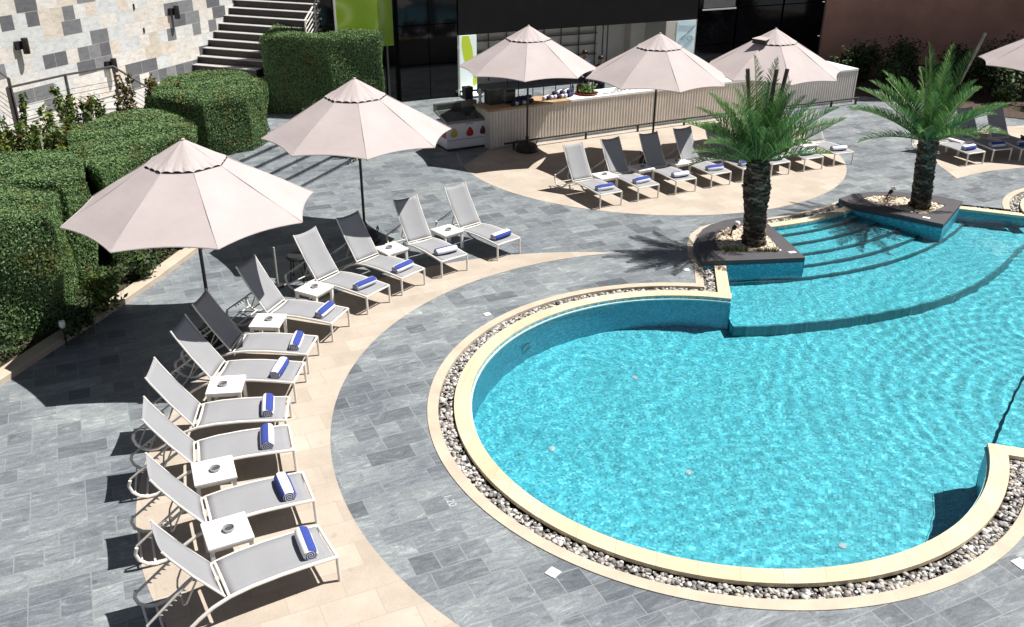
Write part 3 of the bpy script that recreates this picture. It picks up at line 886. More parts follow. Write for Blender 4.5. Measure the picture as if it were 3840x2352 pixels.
# corner on the viewer's left of the foot end, direction of the foot rail
left = [(-1.792, 7.387, 2.110), (-2.225, 8.334, 2.001), (-2.674, 9.326, 1.895), (-2.93, 10.00, 1.72), (-3.04, 10.96, 1.53), (-3.03, 11.79, 1.50), (-2.859, 12.82, 1.267), (-2.454, 13.832, .996), (-1.957, 14.615, .904), (-1.314, 15.401, .674), (-.293, 16.258, .741)]
bar = [(1.946, 19.318, .515), (2.861, 19.851, .5126), (3.805, 20.367, .482), (4.745, 20.898, .495), (5.60, 21.38, .49), (6.41, 21.80, .47), (7.37, 22.29, .42), (8.28, 22.78, .36)]
right = [(11.76, 22.88, .40), (12.60, 23.26, .30), (13.38, 23.36, .24)]
lab_left = ['grey sling lounger nearest the camera, at the near end of the curved row',
 'grey sling lounger second from the near end, between two white side tables',
 'grey sling lounger third from the near end, directly beyond the second side table',
 'grey sling lounger fourth from the near end of the curved row by the pool',
 'grey sling lounger with a half shaded backrest, beyond the third side table',
 'grey sling lounger with a wholly shaded backrest, right beside the pole of the nearest umbrella',
 'grey sling lounger beyond the fourth table, turned towards the middle of the pool',
 'grey sling lounger beyond the fifth table, backrest lit in front of dark umbrella shade',
 'grey sling lounger with a shaded backrest just below the foot of the second umbrella pole',
 'grey sling lounger between the two farthest side tables of the curved row',
 'grey sling lounger at the far end of the curved row, all in sun']
lab_bar = ['light grey sunlit lounger at the left end of the row before the bar',
 'lounger with a dark shaded backrest, second from the left in the row before the bar',
 'lounger with a shaded backrest in front of the middle bar umbrella pole',
 'lounger whose backrest is half sun and half shade, fourth from the left before the bar',
 'lounger before the bar partly hidden on the left of the nearer palm trunk',
 'lounger before the bar just right of the nearer palm trunk, backrest behind the fronds',
 'lounger second from the right end of the row before the bar',
 'lounger at the right end of the row before the bar, against grey slate']
lab_right = ['lounger on the far right terrace closest to the farther palm trunk', 'lounger in the middle of the three visible on the far right terrace', 'lounger cut by the right edge of the picture, on the far right terrace']
LOUNGERS = []
for lst, labs, grp in ((left, lab_left, G1), (bar, lab_bar, G2), (right, lab_right, G3)):
    for (x, y, ph), lb in zip(lst, labs):
        ex, ey = math.cos(ph), math.sin(ph); fx, fy = foot_dir(ph)
        fxm, fym = x + ex * LW / 2, y + ey * LW / 2
        rz = math.atan2(-fy, -fx)                      # local +x points to the head
        if not LOUNGERS:
            r_ = proto; r_.matrix_basis = Matrix.Translation((fxm, fym, .004)) @ Matrix.Rotation(rz, 4, 'Z'); r_['label'] = lb; r_['group'] = grp
        else:
            r_ = dup(proto, (fxm, fym, .004), rz, lb, grp)
        LOUNGERS.append((fxm, fym, rz, lst is left, lst is right))
# rolled towels, one on each lounger's foot
def towel_mesh(mat, k):
    b = MB(); n, L = 26, .45; rr = random.Random(k); vs = []
    xs = [-L/2, -L/2 + .002, -L/2 + .02, -.1, .1, L/2 - .02, L/2 - .002, L/2]
    rad = [.0, .060, .071, .075, .074, .070, .060, .0]
    for y, r0_ in zip(xs, rad):
        for i in range(n):
            a = 2 * PI * i / n
            r1_ = r0_ * (1 + .05 * math.sin(2 * a + k) + .025 * math.sin(5 * a + y * 20)) + (.005 * (i / n) if r0_ else 0)
            vs.append((r1_ * math.cos(a) * 1.08, y, r1_ * math.sin(a) * .92))
    b.add(vs, [(q * n + i, (q + 1) * n + i, (q + 1) * n + (i + 1) % n, q * n + (i + 1) % n) for q in range(len(xs) - 1) for i in range(n)])
    o = b.build('rolled_towel', mat, smooth=True)
    return o
TM = [towel_mat('striped_towel', p) for p in (0.3, 2.3, 1.2, 3.4)]
tproto = [towel_mesh(m, i) for i, m in enumerate(TM)]
on = ['the lounger nearest the camera', 'the second lounger from the near end', 'the third lounger from the near end', 'the fourth lounger from the near end', 'the lounger with the half shaded backrest', 'the lounger beside the nearest umbrella pole', 'the lounger beyond the fourth table of the curved row', 'the lounger beyond the fifth table of the curved row', 'the lounger below the second umbrella pole', 'the lounger between the two farthest tables', 'the sunlit lounger ending the curved row',
      'the leftmost lounger before the bar', 'the second lounger from the left before the bar', 'the lounger before the middle bar umbrella pole', 'the half shaded fourth lounger before the bar', 'the lounger behind the nearer palm trunk', 'the lounger just right of the nearer palm trunk', 'the last lounger but one before the bar', 'the rightmost lounger before the bar', 'the lounger beside the farther palm trunk', 'the middle lounger of the far right terrace', 'the lounger cut by the right picture edge']
kinds = [0, 1, 2, 0, 1, 0, 0, 3, 0, 2, 1, 0, 0, 2, 0, 3, 2, 2, 2, 1, 0, 1]
firsts = set()
for i, (fx, fy, rz, isl, isr) in enumerate(LOUNGERS):
    k = kinds[i]
    if k in firsts:
        o = tproto[k].copy(); COL.objects.link(o)
    else:
        o = tproto[k]; firsts.add(k)
    s = .27 + .03 * ((i * 37) % 5 - 2) / 2
    px, py = fx + math.cos(rz) * s, fy + math.sin(rz) * s
    o.location = (px, py, .004 + rail_z(s) + .062); o.rotation_euler = (0, 0, rz + .10 * (((i * 53) % 7) - 3) / 3)
    tag(o, ('blue and white rolled towel on ' + on[i]), 'towel', 'rolled striped towels on the loungers')

# white side tables and their ashtrays
def make_table():
    t = thing('side_table', 'x', 'side table')
    MB().rbox((0, 0, .365), (.48, .48, .035), .006).build('table_top', M['white_plastic'], t)
    ap = MB()
    for s in (-1, 1):
        ap.box((0, s * .205, .325), (.36, .016, .045)); ap.box((s * .205, 0, .325), (.016, .36, .045))
    ap.build('apron', M['white_plastic'], t)
    for sx in (-1, 1):
        for sy in (-1, 1):
            MB().box((sx * .205, sy * .205, .1735), (.045, .045, .347)).build('leg', M['white_plastic'], t)
    return t
tables = [(-3.05, 7.74, .48, 'nearest the camera, between the first and second loungers'), (-3.52, 8.83, .40, 'second from the near end, between the second and third loungers'), (-3.95, 10.83, .13, 'third from the near end, before the half shaded lounger'),
          (-3.86, 12.83, -.04, 'by the lounger next to the nearest umbrella pole'), (-3.38, 14.08, -.5, 'fifth from the near end, in front of the dark umbrella shade'), (-2.30, 15.95, -.85, 'partly shaded at one corner, below the second umbrella pole'), (-1.30, 16.93, -.85, 'at the far end of the curved row, before the last sunlit lounger')]
tables_b = [(2.17, 20.66, .5, 'sunlit, between the first two loungers from the left before the bar'), (3.12, 21.33, .5, 'grey in umbrella shade, between the second and third loungers before the bar'), (4.10, 21.86, .5, 'half in shade, left of the half shaded lounger before the bar'), (5.0, 22.31, .48, 'sunlit, left of the nearer palm trunk before the bar'), (7.74, 23.6, .42, 'between the last two loungers before the bar')]
tables_r = [(12.10, 24.12, .36, 'between the first two loungers of the far right terrace'), (12.45, 25.2, .36, 'standing behind the others on the far right terrace')]
tp = make_table(); first = True
da = MB().lathe([(.045, 0), (.060, .006), (.064, .034), (.056, .036), (.046, .014), (.0, .013)], n=20, cap=False)
ashp = thing('ashtray', 'x', 'ashtray')
da.build('dish', M['dish'], ashp, smooth=True)
MB().lathe([(.0, .0145), (.045, .0146)], n=16, cap=False).build('inside', M['ash'], ashp)
for lst, grp in ((tables, 'white tables along the curved row'), (tables_b, 'white tables in the row before the bar'), (tables_r, 'white tables on the far right terrace')):
    for i, (x, y, rz, lb) in enumerate(lst):
        if first:
            o = tp; o.matrix_basis = Matrix.Translation((x, y, .004)) @ Matrix.Rotation(rz, 4, 'Z'); o['label'] = 'white square table ' + lb; o['group'] = grp
            a = ashp; a.matrix_basis = Matrix.Translation((x + .02, y, .388)); a['label'] = 'small round ashtray on the table ' + lb.split(',')[0]; a['group'] = 'ashtrays on the side tables'; first = False
        else:
            dup(tp, (x, y, .004), rz, 'white square table ' + lb, grp)
            dup(ashp, (x + .03 * math.sin(i * 2.3), y + .03 * math.cos(i * 1.7), .388), i * 1.1, 'ashtray on the table ' + (lb if len(lb.split()) < 10 else lb.split(', ')[-1]), 'ashtrays on the side tables')

# ------------------------------------------------------------------ umbrellas
UR, UZ, UA = 1.82, 2.224, 3.272
def make_umbrella(seed, base=True):
    t = thing('patio_umbrella', 'x', 'umbrella', (0, 0, 0), 0, 'beige patio umbrellas')
    N = 8; rr = random.Random(seed)
    cn = MB(); rows = 11; per = 8
    r_in = .36
    vs = []; fs = []
    def cone(r): return UZ + (UA - UZ) * (1 - r / UR)
    for p in range(N):
        a0, a1 = 2 * PI * p / N, 2 * PI * (p + 1) / N
        o = len(vs)
        for i in range(rows + 1):
            f = i / rows
            for j in range(per + 1):
                s = j / per
                rr0 = r_in + (UR - r_in) * f
                x = rr0 * (math.cos(a0) * (1 - s) + math.cos(a1) * s); y = rr0 * (math.sin(a0) * (1 - s) + math.sin(a1) * s)
                w = 4 * s * (1 - s)
                pull = 1 - .034 * w * f ** 4              # scalloped edge between the ribs
                sag = -.010 * w * f * (1.15 - f) * 2
                r_now = math.hypot(x, y)
                z = cone(rr0) - (cone(rr0) - cone(rr0 * pull)) + sag + .005 * math.sin(9 * f + p * 2 + 3 * s)
                vs.append((x * pull, y * pull, z))
        for i in range(rows):
            for j in range(per):
                q = o + i * (per + 1) + j
                fs.append((q, q + per + 1, q + per + 2, q + 1))
    cn.add(vs, fs)
    c = cn.build('canopy', M['canopy'], t, smooth=False); c.modifiers.new('thick', 'SOLIDIFY').thickness = .006
    hm = MB()
    for p in range(N):
        path = [vs[p * (rows + 1) * (per + 1) + rows * (per + 1) + j] for j in range(per + 1)]
        hm.tube([(x, y, z - .006) for x, y, z in path], .011, 5)
    hm.build('hem', M['canopy'], t, smooth=True)
    # vent cap, lifted off the canopy, its edge scalloped
    rc = .585; npn = 9
    def oct_pt(p, s_, r): 
        a0, a1 = 2 * PI * p / N, 2 * PI * (p + 1) / N
        return r * (math.cos(a0) * (1 - s_) + math.cos(a1) * s_), r * (math.sin(a0) * (1 - s_) + math.sin(a1) * s_)
    vc = MB(); dk = MB()
    for p in range(N):
        o = len(vc.v); pv = []
        for i in range(7):
            f = i / 6
            for j in range(npn + 1):
                x, y = oct_pt(p, j / npn, rc * f)
                rip = .5 - .5 * math.cos(2 * PI * 3 * j / npn)
                wr_ = .004 * math.sin(7 * j / npn + p * 1.9 + seed) * math.sin(PI * f)
                pv.append((x, y, cone(rc * f) + .009 + wr_ + .026 * rip * f ** 6))
        w_ = npn + 1
        vc.add(pv, [(i * w_ + j, (i + 1) * w_ + j, (i + 1) * w_ + j + 1, i * w_ + j + 1) for i in range(6) for j in range(npn)])
        q_ = [(*oct_pt(p, j / npn, r), cone(r) + .005) for r in (.50, .591) for j in range(npn + 1)]
        dk.add(q_, [(j, w_ + j, w_ + j + 1, j + 1) for j in range(npn)])
    v = vc.build('vent_cap', M['canopy'], t); v.modifiers.new('thick', 'SOLIDIFY').thickness = .004
    dk.build('vent_mesh', M['seam'], t)  # dark ring stands for the shade in the gap under the cap
    MB().lathe([(.02, UA - .05), (.030, UA + .006), (.018, UA + .018), (.0, UA + .02)], n=12).build('finial', M['canopy'], t, smooth=True)
    sm_ = MB()
    for p in range(N):
        a = 2 * PI * p / N
        sm_.tube([(r * math.cos(a), r * math.sin(a), cone(r) + .002) for r in (.58, 1.0, 1.4, UR)], .006, 4)
    sm_.build('rib_seam', M['seam_cloth'], t)
    MB().tube([(0, 0, .12), (0, 0, UA - .02)], .027, 12).build('pole', M['black_metal'], t, smooth=True)
    for p in range(N):
        a = 2 * PI * p / N
        MB().tube([(0.03 * math.cos(a), .03 * math.sin(a), UA - .07), (UR * .995 * math.cos(a), UR * .995 * math.sin(a), UZ - .02)], .011, 5).build('rib', M['black_metal'], t)
        MB().tube([(0.03 * math.cos(a), .03 * math.sin(a), 2.0), (UR * .5 * math.cos(a), UR * .5 * math.sin(a), cone(UR * .5) - .035)], .009, 5).build('strut', M['black_metal'], t)
    MB().lathe([(.05, 1.95), (.05, 2.06), (.03, 2.08)], n=12).build('runner', M['black_metal'], t)
    bs = MB()
    bs.lathe([(.30, .0), (.31, .05), (.29, .13), (.24, .19), (.10, .23), (.05, .25), (.045, .40)], n=24)
    bs.box((0, .27, .12), (.18, .10, .10)); bs.box((0, -.27, .12), (.18, .10, .10))
    for s in (-1, 1): bs.tube([(s * .24, -.08, .2), (s * .27, -.08, .27), (s * .27, .08, .27), (s * .24, .08, .2)], .014, 6)
    bs.build('base', M['black_plastic'], t, smooth=False)
    return t
umbs = [(-4.77, 12.852, .48, 'beige umbrella nearest the camera, over the curved row of loungers'), (-3.0, 17.27, .239, 'beige umbrella second nearest, over the slate beside the low steps'),
        (.376, 24.06, -.061, 'beige umbrella left of the other bar umbrellas, beside the white freezer'), (3.587, 22.96, .151, 'beige umbrella in the middle of the three before the bar counter'),
        (6.657, 23.86, .011, 'beige umbrella with a folded up vent flap, partly behind the nearer palm'), (14.5, 25.0, .10, 'beige umbrella cut off by the right edge of the picture')]
up = [make_umbrella(1), make_umbrella(2)]
for i, (x, y, rot, lb) in enumerate(umbs):
    if i < 2:
        up[i].matrix_basis = Matrix.Translation((x, y, .004)) @ Matrix.Rotation(PI + rot, 4, 'Z'); up[i]['label'] = lb
    else:
        o = dup(up[i % 2], (x, y, .004), PI + rot, lb)
        if i == 4:                                   # one panel of this vent cap is folded up
            a_ = R(38); d_ = Vector((math.cos(a_), math.sin(a_), 0)); s_ = Vector((-d_.y, d_.x, 0)); zc = UZ + (UA - UZ) * (1 - .60 / UR)
            q_ = [d_ * .44 - s_ * .20, d_ * .44 + s_ * .16, d_ * .62 + s_ * .20, d_ * .62 - s_ * .22]
            fl_ = MB(); fl_.add([tuple(p + Vector((0, 0, zc + dz))) for p, dz in zip(q_, (.12, .12, .02, .02))] + [tuple(p + Vector((0, 0, zc + dz))) for p, dz in zip([q_[0] * .98, q_[1] * .98, q_[2], q_[3]], (.16, .16, .12, .12))], [(0, 1, 2, 3), (0, 3, 7, 4), (3, 2, 6, 7), (2, 1, 5, 6)])
            fl_.build('vent_gap', M['seam'], o)  # dark wedge: shade inside the lifted vent given as colour
            f2_ = MB(); f2_.add([tuple(p + Vector((0, 0, zc + dz))) for p, dz in zip([q_[0] * .9, q_[1] * .9, q_[2] * 1.04, q_[3] * 1.04], (.175, .175, .135, .135))], [(0, 3, 2, 1)]); f2_.build('folded_flap', M['canopy'], o)

# ------------------------------------------------------------------ planting bed, hedges, low steps, raised path
bedk = [(-7.9, 9.6), (-7.44, 11.37), (-7.12, 12.67), (-6.72, 14.1), (-6.46, 15.3), (-6.24, 16.54), (-5.95, 18.0), (-5.62, 19.4)]
bk2 = [(x - .26, y + .05) for x, y in bedk]
MBk = MB().prism(bedk + bk2[::-1], -.02, .10).build('bed_kerb', M['kerb'], bevel=.01); struct(MBk)
bed = MB().prism(bk2 + [(-9.0, 21.0), (-14, 20), (-14, 9.6)], None, .06).build('bed_soil', M['soil']); struct(bed)
AX = Vector((.342, .94)); BX = Vector((-.94, .342))          # along the low steps, and up the flight
P0 = Vector((-4.66, 21.6))
lowst = thing('low_steps', 'grey slate low steps climbing to the left beneath the second umbrella, between two hedges', 'steps', (-4.66, 21.6, 0))
for k in range(5):
    a, b = -1.9, 1.35
    q = [P0 + BX * (.40 * k) + AX * a, P0 + BX * (.40 * k) + AX * b, P0 + BX * 2.7 + AX * b, P0 + BX * 2.7 + AX * a]
    MB().prism([tuple(p) for p in q], .112 * k - .01 * (k == 0), .112 * (k + 1)).build('step', M['slate_steps'], lowst, world=True)
    q2 = [q[0] - BX * .035, q[1] - BX * .035, q[1] + BX * .38, q[0] + BX * .38]
    MB().prism([tuple(p) for p in q2], .112 * (k + 1) + .001, .112 * (k + 1) + .022, bottom=True).build('tread', M['slate_steps'], lowst, world=True)
raised = MB().prism([(-16.2, 8.5), (-11.62, 21.13), (-10.5, 24.2), (-9.2, 24.6), (-8.6, 27.2), (-7.75, 28.6), (-7.4, 31.6), (-5.5, 33.6), (-9.0, 36), (-17.8, 8.5)], 0.0, 1.04).build('raised_path', M['tread']); struct(raised)
land = MB().prism([tuple(P0 + AX * 1.2), tuple(P0 + AX * 2.3 + BX * -.1), tuple(P0 + AX * 2.4 + BX * 2.2), tuple(P0 + AX * 1.36 + BX * 2.2)], None, .006).build('bed_soil', M['sand']); struct(land)

def hedge(name, top, h, label, dens=4000, seed=1, batter=.10, leaf=.025):
    """clipped block: top outline in plan, side walls leaning slightly in towards the foot; thousands of small leaves over a dark core"""
    r_ = np.random.RandomState(seed)
    cx_, cy_ = np.mean([p[0] for p in top]), np.mean([p[1] for p in top])
    t = thing('hedge', label, 'hedge', (cx_, cy_, 0.0), 0, 'clipped hedge blocks stepping back beside the path')
    loc = [(x - cx_, y - cy_) for x, y in top]
    n = len(loc)
    core_t = [(x * .95, y * .95) for x, y in loc]; core_b = [(x * .90, y * .90) for x, y in loc]
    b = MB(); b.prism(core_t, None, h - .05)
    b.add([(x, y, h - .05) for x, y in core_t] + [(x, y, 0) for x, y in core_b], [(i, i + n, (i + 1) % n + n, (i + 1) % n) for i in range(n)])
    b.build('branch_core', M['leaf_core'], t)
    P, Nn = [], []
    # top
    xs = [p[0] for p in loc]; ys = [p[1] for p in loc]
    A = (max(xs) - min(xs)) * (max(ys) - min(ys)); k = int(A * dens * 1.05)
    x = r_.uniform(min(xs), max(xs), k); y = r_.uniform(min(ys), max(ys), k); ins = inpoly(x, y, loc); x, y = x[ins], y[ins]
    bump = .035 * np.sin(3.1 * x + 1.7 * y) + .03 * np.sin(5.3 * y - 2.2 * x + 1)
    # distance to the rim rounds the shoulder off
    dmin = np.full(len(x), 9.0)
    for i in range(n):
        ax, ay = loc[i]; bx, by = loc[(i + 1) % n]; L2 = (bx - ax) ** 2 + (by - ay) ** 2
        tt = np.clip(((x - ax) * (bx - ax) + (y - ay) * (by - ay)) / L2, 0, 1)
        dmin = np.minimum(dmin, np.hypot(x - ax - tt * (bx - ax), y - ay - tt * (by - ay)))
    z = h + bump - .10 * np.exp(-dmin / .09) + r_.normal(0, .025, len(x)) + np.where(r_.rand(len(x)) < .06, .05 * r_.rand(len(x)), 0)
    P.append(np.stack([x, y, z], 1)); Nn.append(np.tile([0, 0, 1.0], (len(x), 1)))
    ar = sum(loc[i][0] * loc[(i + 1) % n][1] - loc[(i + 1) % n][0] * loc[i][1] for i in range(n))
    for i in range(n):
        a, c = np.array(loc[i]), np.array(loc[(i + 1) % n]); d = c - a; L = np.hypot(*d)
        nn = np.array([d[1], -d[0]]) / L * (1 if ar > 0 else -1)
        k = int(L * h * dens)
        s = r_.rand(k); zz = h * (1 - r_.rand(k)); 
        sink = batter * (1 - zz / h) + .05 * np.sin(2.3 * s * L + 3 * zz + i) - .03 + .10 * np.exp(-(h - zz) / .06)
        q = a + d * s[:, None] - nn * (sink + np.abs(r_.normal(0, .05, k)) - .02)[:, None]
        P.append(np.column_stack([q, zz])); Nn.append(np.tile([nn[0], nn[1], -.05], (k, 1)))
    jit = np.concatenate([np.full((len(P[0]), 1), .5)] + [np.full((len(q), 1), .30) for q in P[1:]])
    P = np.concatenate(P); Nn = np.concatenate(Nn)
    leaves('foliage', P, Nn, M['leaf'], leaf, r_, t, jitter=jit)
    return t
def leaves(name, P, Nn, mat, size, r_, parent, jitter=.5, aspect=.42, along_up=.35):
    k = len(P)
    N_ = Nn + r_.normal(0, 1, (k, 3)) * jitter; N_ /= np.linalg.norm(N_, axis=1)[:, None]
    T = r_.normal(0, 1, (k, 3)) + np.array([0, 0, along_up]) ; T -= N_ * (T * N_).sum(1)[:, None]; T /= np.linalg.norm(T, axis=1)[:, None]
    B = np.cross(N_, T); s = size * (.65 + .7 * r_.rand(k, 1))
    a, b, c, d = P - T * s, P + B * s * aspect, P + T * s, P - B * s * aspect
    V = np.stack([a, b, c, d], 1).reshape(-1, 3); F = np.arange(4 * k).reshape(-1, 4)
    return npmesh(name, V, F, mat, parent)
hedge('hedge', [(-7.12, 13.1), (-7.62, 14.55), (-9.9, 14.9), (-10.6, 12.6), (-8.3, 12.05)], 2.0, 'clipped green hedge block nearest the camera, cut by the left edge of the picture', seed=1)
hedge('hedge', [(-7.62, 14.62), (-7.52, 15.3), (-8.15, 16.75), (-10.0, 16.6), (-9.8, 14.9)], 2.0, 'clipped hedge block second from the camera, its narrow end just behind the nearest block', seed=2)
hedge('hedge', [(-7.42, 15.7), (-7.05, 17.2), (-6.72, 18.7), (-6.9, 19.5), (-8.0, 20.6), (-9.0, 20.3), (-9.3, 18.6), (-8.5, 16.9)], 1.9, 'clipped hedge block third from the camera, just behind the apex of the nearest umbrella', seed=3)
hedge('hedge', [(-8.85, 21.95), (-7.3, 21.25), (-6.42, 21.85), (-6.25, 22.6), (-6.5, 23.9), (-7.3, 25.0), (-8.6, 25.1), (-9.2, 24.2)], 1.9, 'clipped hedge block fourth from the camera, left of the low slate steps', seed=4)
hedge('hedge', [(-7.6, 28.0), (-5.5, 27.75), (-4.05, 28.45), (-4.15, 29.4), (-4.9, 30.8), (-6.8, 31.8), (-7.8, 30.4)], 2.34, 'clipped hedge block farthest from the camera, below the green banner', seed=5, dens=3000)
# low planting in the bed and beside the low steps
def bush(loc, rx, h, label, mat, seed, n=900, leaf=.05, group=None, name='shrub', stem=True):
    r_ = np.random.RandomState(seed)
    t = thing(name, label, 'shrub', loc, 0, group)
    if stem:
        sm = MB()
        for i in range(5):
            a = i * 1.26 + r_.rand(); sm.tube([(0, 0, -.02), (rx * .3 * math.cos(a), rx * .3 * math.sin(a), h * .45), (rx * .6 * math.cos(a), rx * .6 * math.sin(a), h * .85)], [.018, .012, .006], 5)
        sm.build('stem', M['stem'], t)
    cl = r_.normal(0, 1, (14, 3)); cl /= np.linalg.norm(cl, axis=1)[:, None]; cl *= (.35 + .65 * r_.rand(14, 1))
    cl = cl * np.array([rx * .75, rx * .75, h * .42]) + np.array([0, 0, h * .54])
    ci = r_.randint(0, 14, n); o = r_.normal(0, 1, (n, 3)) * np.array([rx * .22, rx * .22, h * .12])
    P = cl[ci] + o; P[:, 2] = np.clip(P[:, 2], .02, None)
    Nn = (P - np.array([0, 0, h * .4])); Nn /= np.linalg.norm(Nn, axis=1)[:, None]
    leaves('foliage', P, Nn, mat, leaf, r_, t, aspect=.45)
    return t
bush((-6.85, 13.75, .06), .32, .75, 'yellow green bush growing low before the nearest hedges, under the rim of the nearest umbrella', M['croton'], 21)
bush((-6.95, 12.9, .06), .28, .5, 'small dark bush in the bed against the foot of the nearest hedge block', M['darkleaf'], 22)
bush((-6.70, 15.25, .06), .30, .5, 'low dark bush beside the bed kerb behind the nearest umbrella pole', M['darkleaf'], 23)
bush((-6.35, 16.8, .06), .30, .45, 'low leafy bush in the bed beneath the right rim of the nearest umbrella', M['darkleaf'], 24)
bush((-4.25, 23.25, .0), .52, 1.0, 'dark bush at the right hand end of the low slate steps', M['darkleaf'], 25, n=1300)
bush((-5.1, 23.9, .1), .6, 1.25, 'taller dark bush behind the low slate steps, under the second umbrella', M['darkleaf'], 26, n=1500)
t = thing('spotlight', 'small white topped spotlight on a stake in the dark planting bed', 'spotlight', (-6.98, 12.55, .06), 0)
MB().tube([(0, 0, 0), (0, 0, .32)], .014, 8).build('stake', M['black_metal'], t)
MB().lathe([(.03, .31), (.05, .35), (.045, .42), (.0, .43)], n=12).build('lamp_head', M['lamp_white'], t, smooth=True)
# in the shade of the nearest umbrella: a dark stool and a pale marker pole
t = thing('stool', 'dark round stool standing in the shade behind the loungers, beside a thin pale pole', 'stool', (-3.95, 15.35, 0.004))
MB().lathe([(.17, .40), (.19, .43), (.17, .47), (.0, .475)], n=20).build('seat', M['black_plastic'], t, smooth=True)
for i in range(4):
    a = PI / 4 + i * PI / 2
    MB().tube([(.12 * math.cos(a), .12 * math.sin(a), .41), (.17 * math.cos(a), .17 * math.sin(a), 0)], .014, 6).build('leg', M['black_metal'], t)
t = thing('marker_pole', 'thin pale pole in a round foot, in the shade behind the loungers', 'pole', (-4.25, 15.0, .004))
MB().tube([(0, 0, .03), (0, 0, .75)], .016, 8).build('pole', M['rack'], t, smooth=True)
MB().lathe([(.11, 0), (.11, .02), (.03, .04)], n=16).build('foot', M['black_plastic'], t)

gr_ = np.random.RandomState(31); gp = [(x - .30, y) for x, y in bedk] + [(-7.0, 19.6), (-8.6, 19.0), (-8.4, 15.0), (-9.0, 12.5), (-9.5, 9.8)]
gx_ = gr_.uniform(-9.5, -5.8, 30000); gy_ = gr_.uniform(9.6, 19.6, 30000); kk = inpoly(gx_, gy_, gp)
gx_, gy_ = gx_[kk], gy_[kk]; gh_ = .08 + np.clip(.16 + .16 * np.sin(2.3 * gx_ + 1.1 * gy_) + .14 * np.sin(3.7 * gy_ - 1.3 * gx_), .02, .45) * gr_.rand(len(gx_))
gc_ = leaves('ground_cover', np.stack([gx_, gy_, gh_], 1), np.tile([0, 0, 1.0], (len(gx_), 1)), M['darkleaf'], .045, gr_, None, jitter=.7); struct(gc_, 'stuff', 'dark low ground cover filling the planting bed beneath the hedges')  # dark leaves serve as low plants and as the shadow over the bed

# ------------------------------------------------------------------ stone wall, wall lamps, railing, staircase
WH = R(20); wu = Vector((math.sin(WH), math.cos(WH), 0)); wn = Vector((math.cos(WH), -math.sin(WH), 0))
WP = Vector((-10.1, 29.0, 0)); wrz = PI / 2 - WH
wt = thing('stone_wall', 'tall wall clad in cream stone tiles with scattered dark grey ones', 'wall', tuple(WP), wrz)
MB().box((-6.5, .25, 4.0), (25.0, .5, 8.0)).build('cladding', M['wall'], wt)
def onwall(s, z, out=0.0): return WP + wu * s + wn * out + Vector((0, 0, z))
for s, z, lb in ((-6.34, 2.86, 'black wall lamp farthest left on the stone wall'), (-.62, 2.97, 'black wall lamp high on the stone wall, nearest the dark staircase'), (-3.52, 1.90, 'black wall lamp on the stone wall just above the end of the railing')):
    t = thing('wall_lamp', lb, 'wall lamp', tuple(onwall(s, z, 0)), wrz, 'black lamps on the stone wall')
    MB().box((-.05, -.05, .02), (.16, .10, .20)).build('bracket', M['black_metal'], t)
    MB().lathe([(.075, -.19), (.08, -.18), (.08, .18), (.075, .19)], (.06, -.16, 0), 16).build('lamp_body', M['black_metal'], t, smooth=True)
    MB().tube([(.0, -.06, .03), (.06, -.12, .03)], .03, 8).build('arm', M['black_metal'], t)
for s, z, h_, wd in ((-1.9, 2.62, .14, 'lower'), (-2.15, 3.3, .16, 'upper')):
    t = tag(MB().rbox((0, 0, 0), (.05, .03, h_), .006).build('wall_clip', M['black_metal']), 'small dark metal clip on the stone wall between the lamps, the ' + wd + ' of two', 'clip', 'metal clips on the stone wall')
    t.location = onwall(s, z, .012); t.rotation_euler = (0, 0, wrz)
rl = thing('railing', 'dark steel railing with thin horizontal wires along the raised path', 'railing', (-12.1, 24.7, 1.02))
def railrun(pts, h=.86):
    for a, b in zip(pts, pts[1:]):
        A, B = Vector(a), Vector(b)
        MB().tube([A + Vector((0, 0, h)), B + Vector((0, 0, h))], .028, 6, square=True).build('handrail', M['rail'], rl, world=True)
        for q in range(5):
            MB().tube([A + Vector((0, 0, .14 + .13 * q)), B + Vector((0, 0, .14 + .13 * q))], .007, 5).build('wire', M['rail'], rl, world=True)
    for p in pts:
        MB().box((p[0], p[1], p[2] + h / 2), (.055, .055, h)).build('post', M['rail'], rl, world=True)
railrun([(-11.72, 21.1, 1.22), (-11.11, 22.72, 1.2), (-10.55, 24.27, 1.12), (-8.9, 23.9, .20)], 1.02)
railrun([(-13.0, 21.9, 1.9), (-11.68, 21.17, 1.24)], 1.2)
RISE, RUN = .208, .313
ST = Vector((-10.1, 29.0, 0)); sb_ = Vector((math.cos(R(20)), -math.sin(R(20)), 0))
stt = thing('staircase', 'wide dark staircase with pale tread edges, climbing beside the stone wall', 'staircase', (-10.1, 29.0, 1.0))
for k in range(16):
    z1 = 1.32 + RISE * k; y0_ = RUN * k
    wd_ = min(4.4, 2.35 + .34 * k); a = ST + wu * y0_ + sb_ * -.3; b = ST + wu * y0_ + sb_ * wd_; c = ST + wu * (y0_ + RUN + .3) + sb_ * wd_; d = ST + wu * (y0_ + RUN + .3) + sb_ * -.3
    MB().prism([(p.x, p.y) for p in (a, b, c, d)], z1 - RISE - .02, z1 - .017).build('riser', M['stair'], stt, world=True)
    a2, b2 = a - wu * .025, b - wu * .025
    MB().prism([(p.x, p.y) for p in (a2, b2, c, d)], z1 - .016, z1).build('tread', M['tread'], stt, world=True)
wr = thing('stair_railing', 'white slatted railing on the right side of the dark staircase', 'railing', tuple(ST + sb_ * 4.3 + Vector((0, 0, 1.1))))
for q in range(6):
    A = ST + sb_ * 3.72 + wu * (RUN * 2.5); A.z = 1.32 + RISE * 2.5 + .14 + .15 * q; B = A + wu * (RUN * 13) + Vector((0, 0, RISE * 13))
    MB().tube([A, B], .018 if q < 5 else .028, 6).build('handrail' if q == 5 else 'rail_bar', M['white_rail'], wr, world=True)
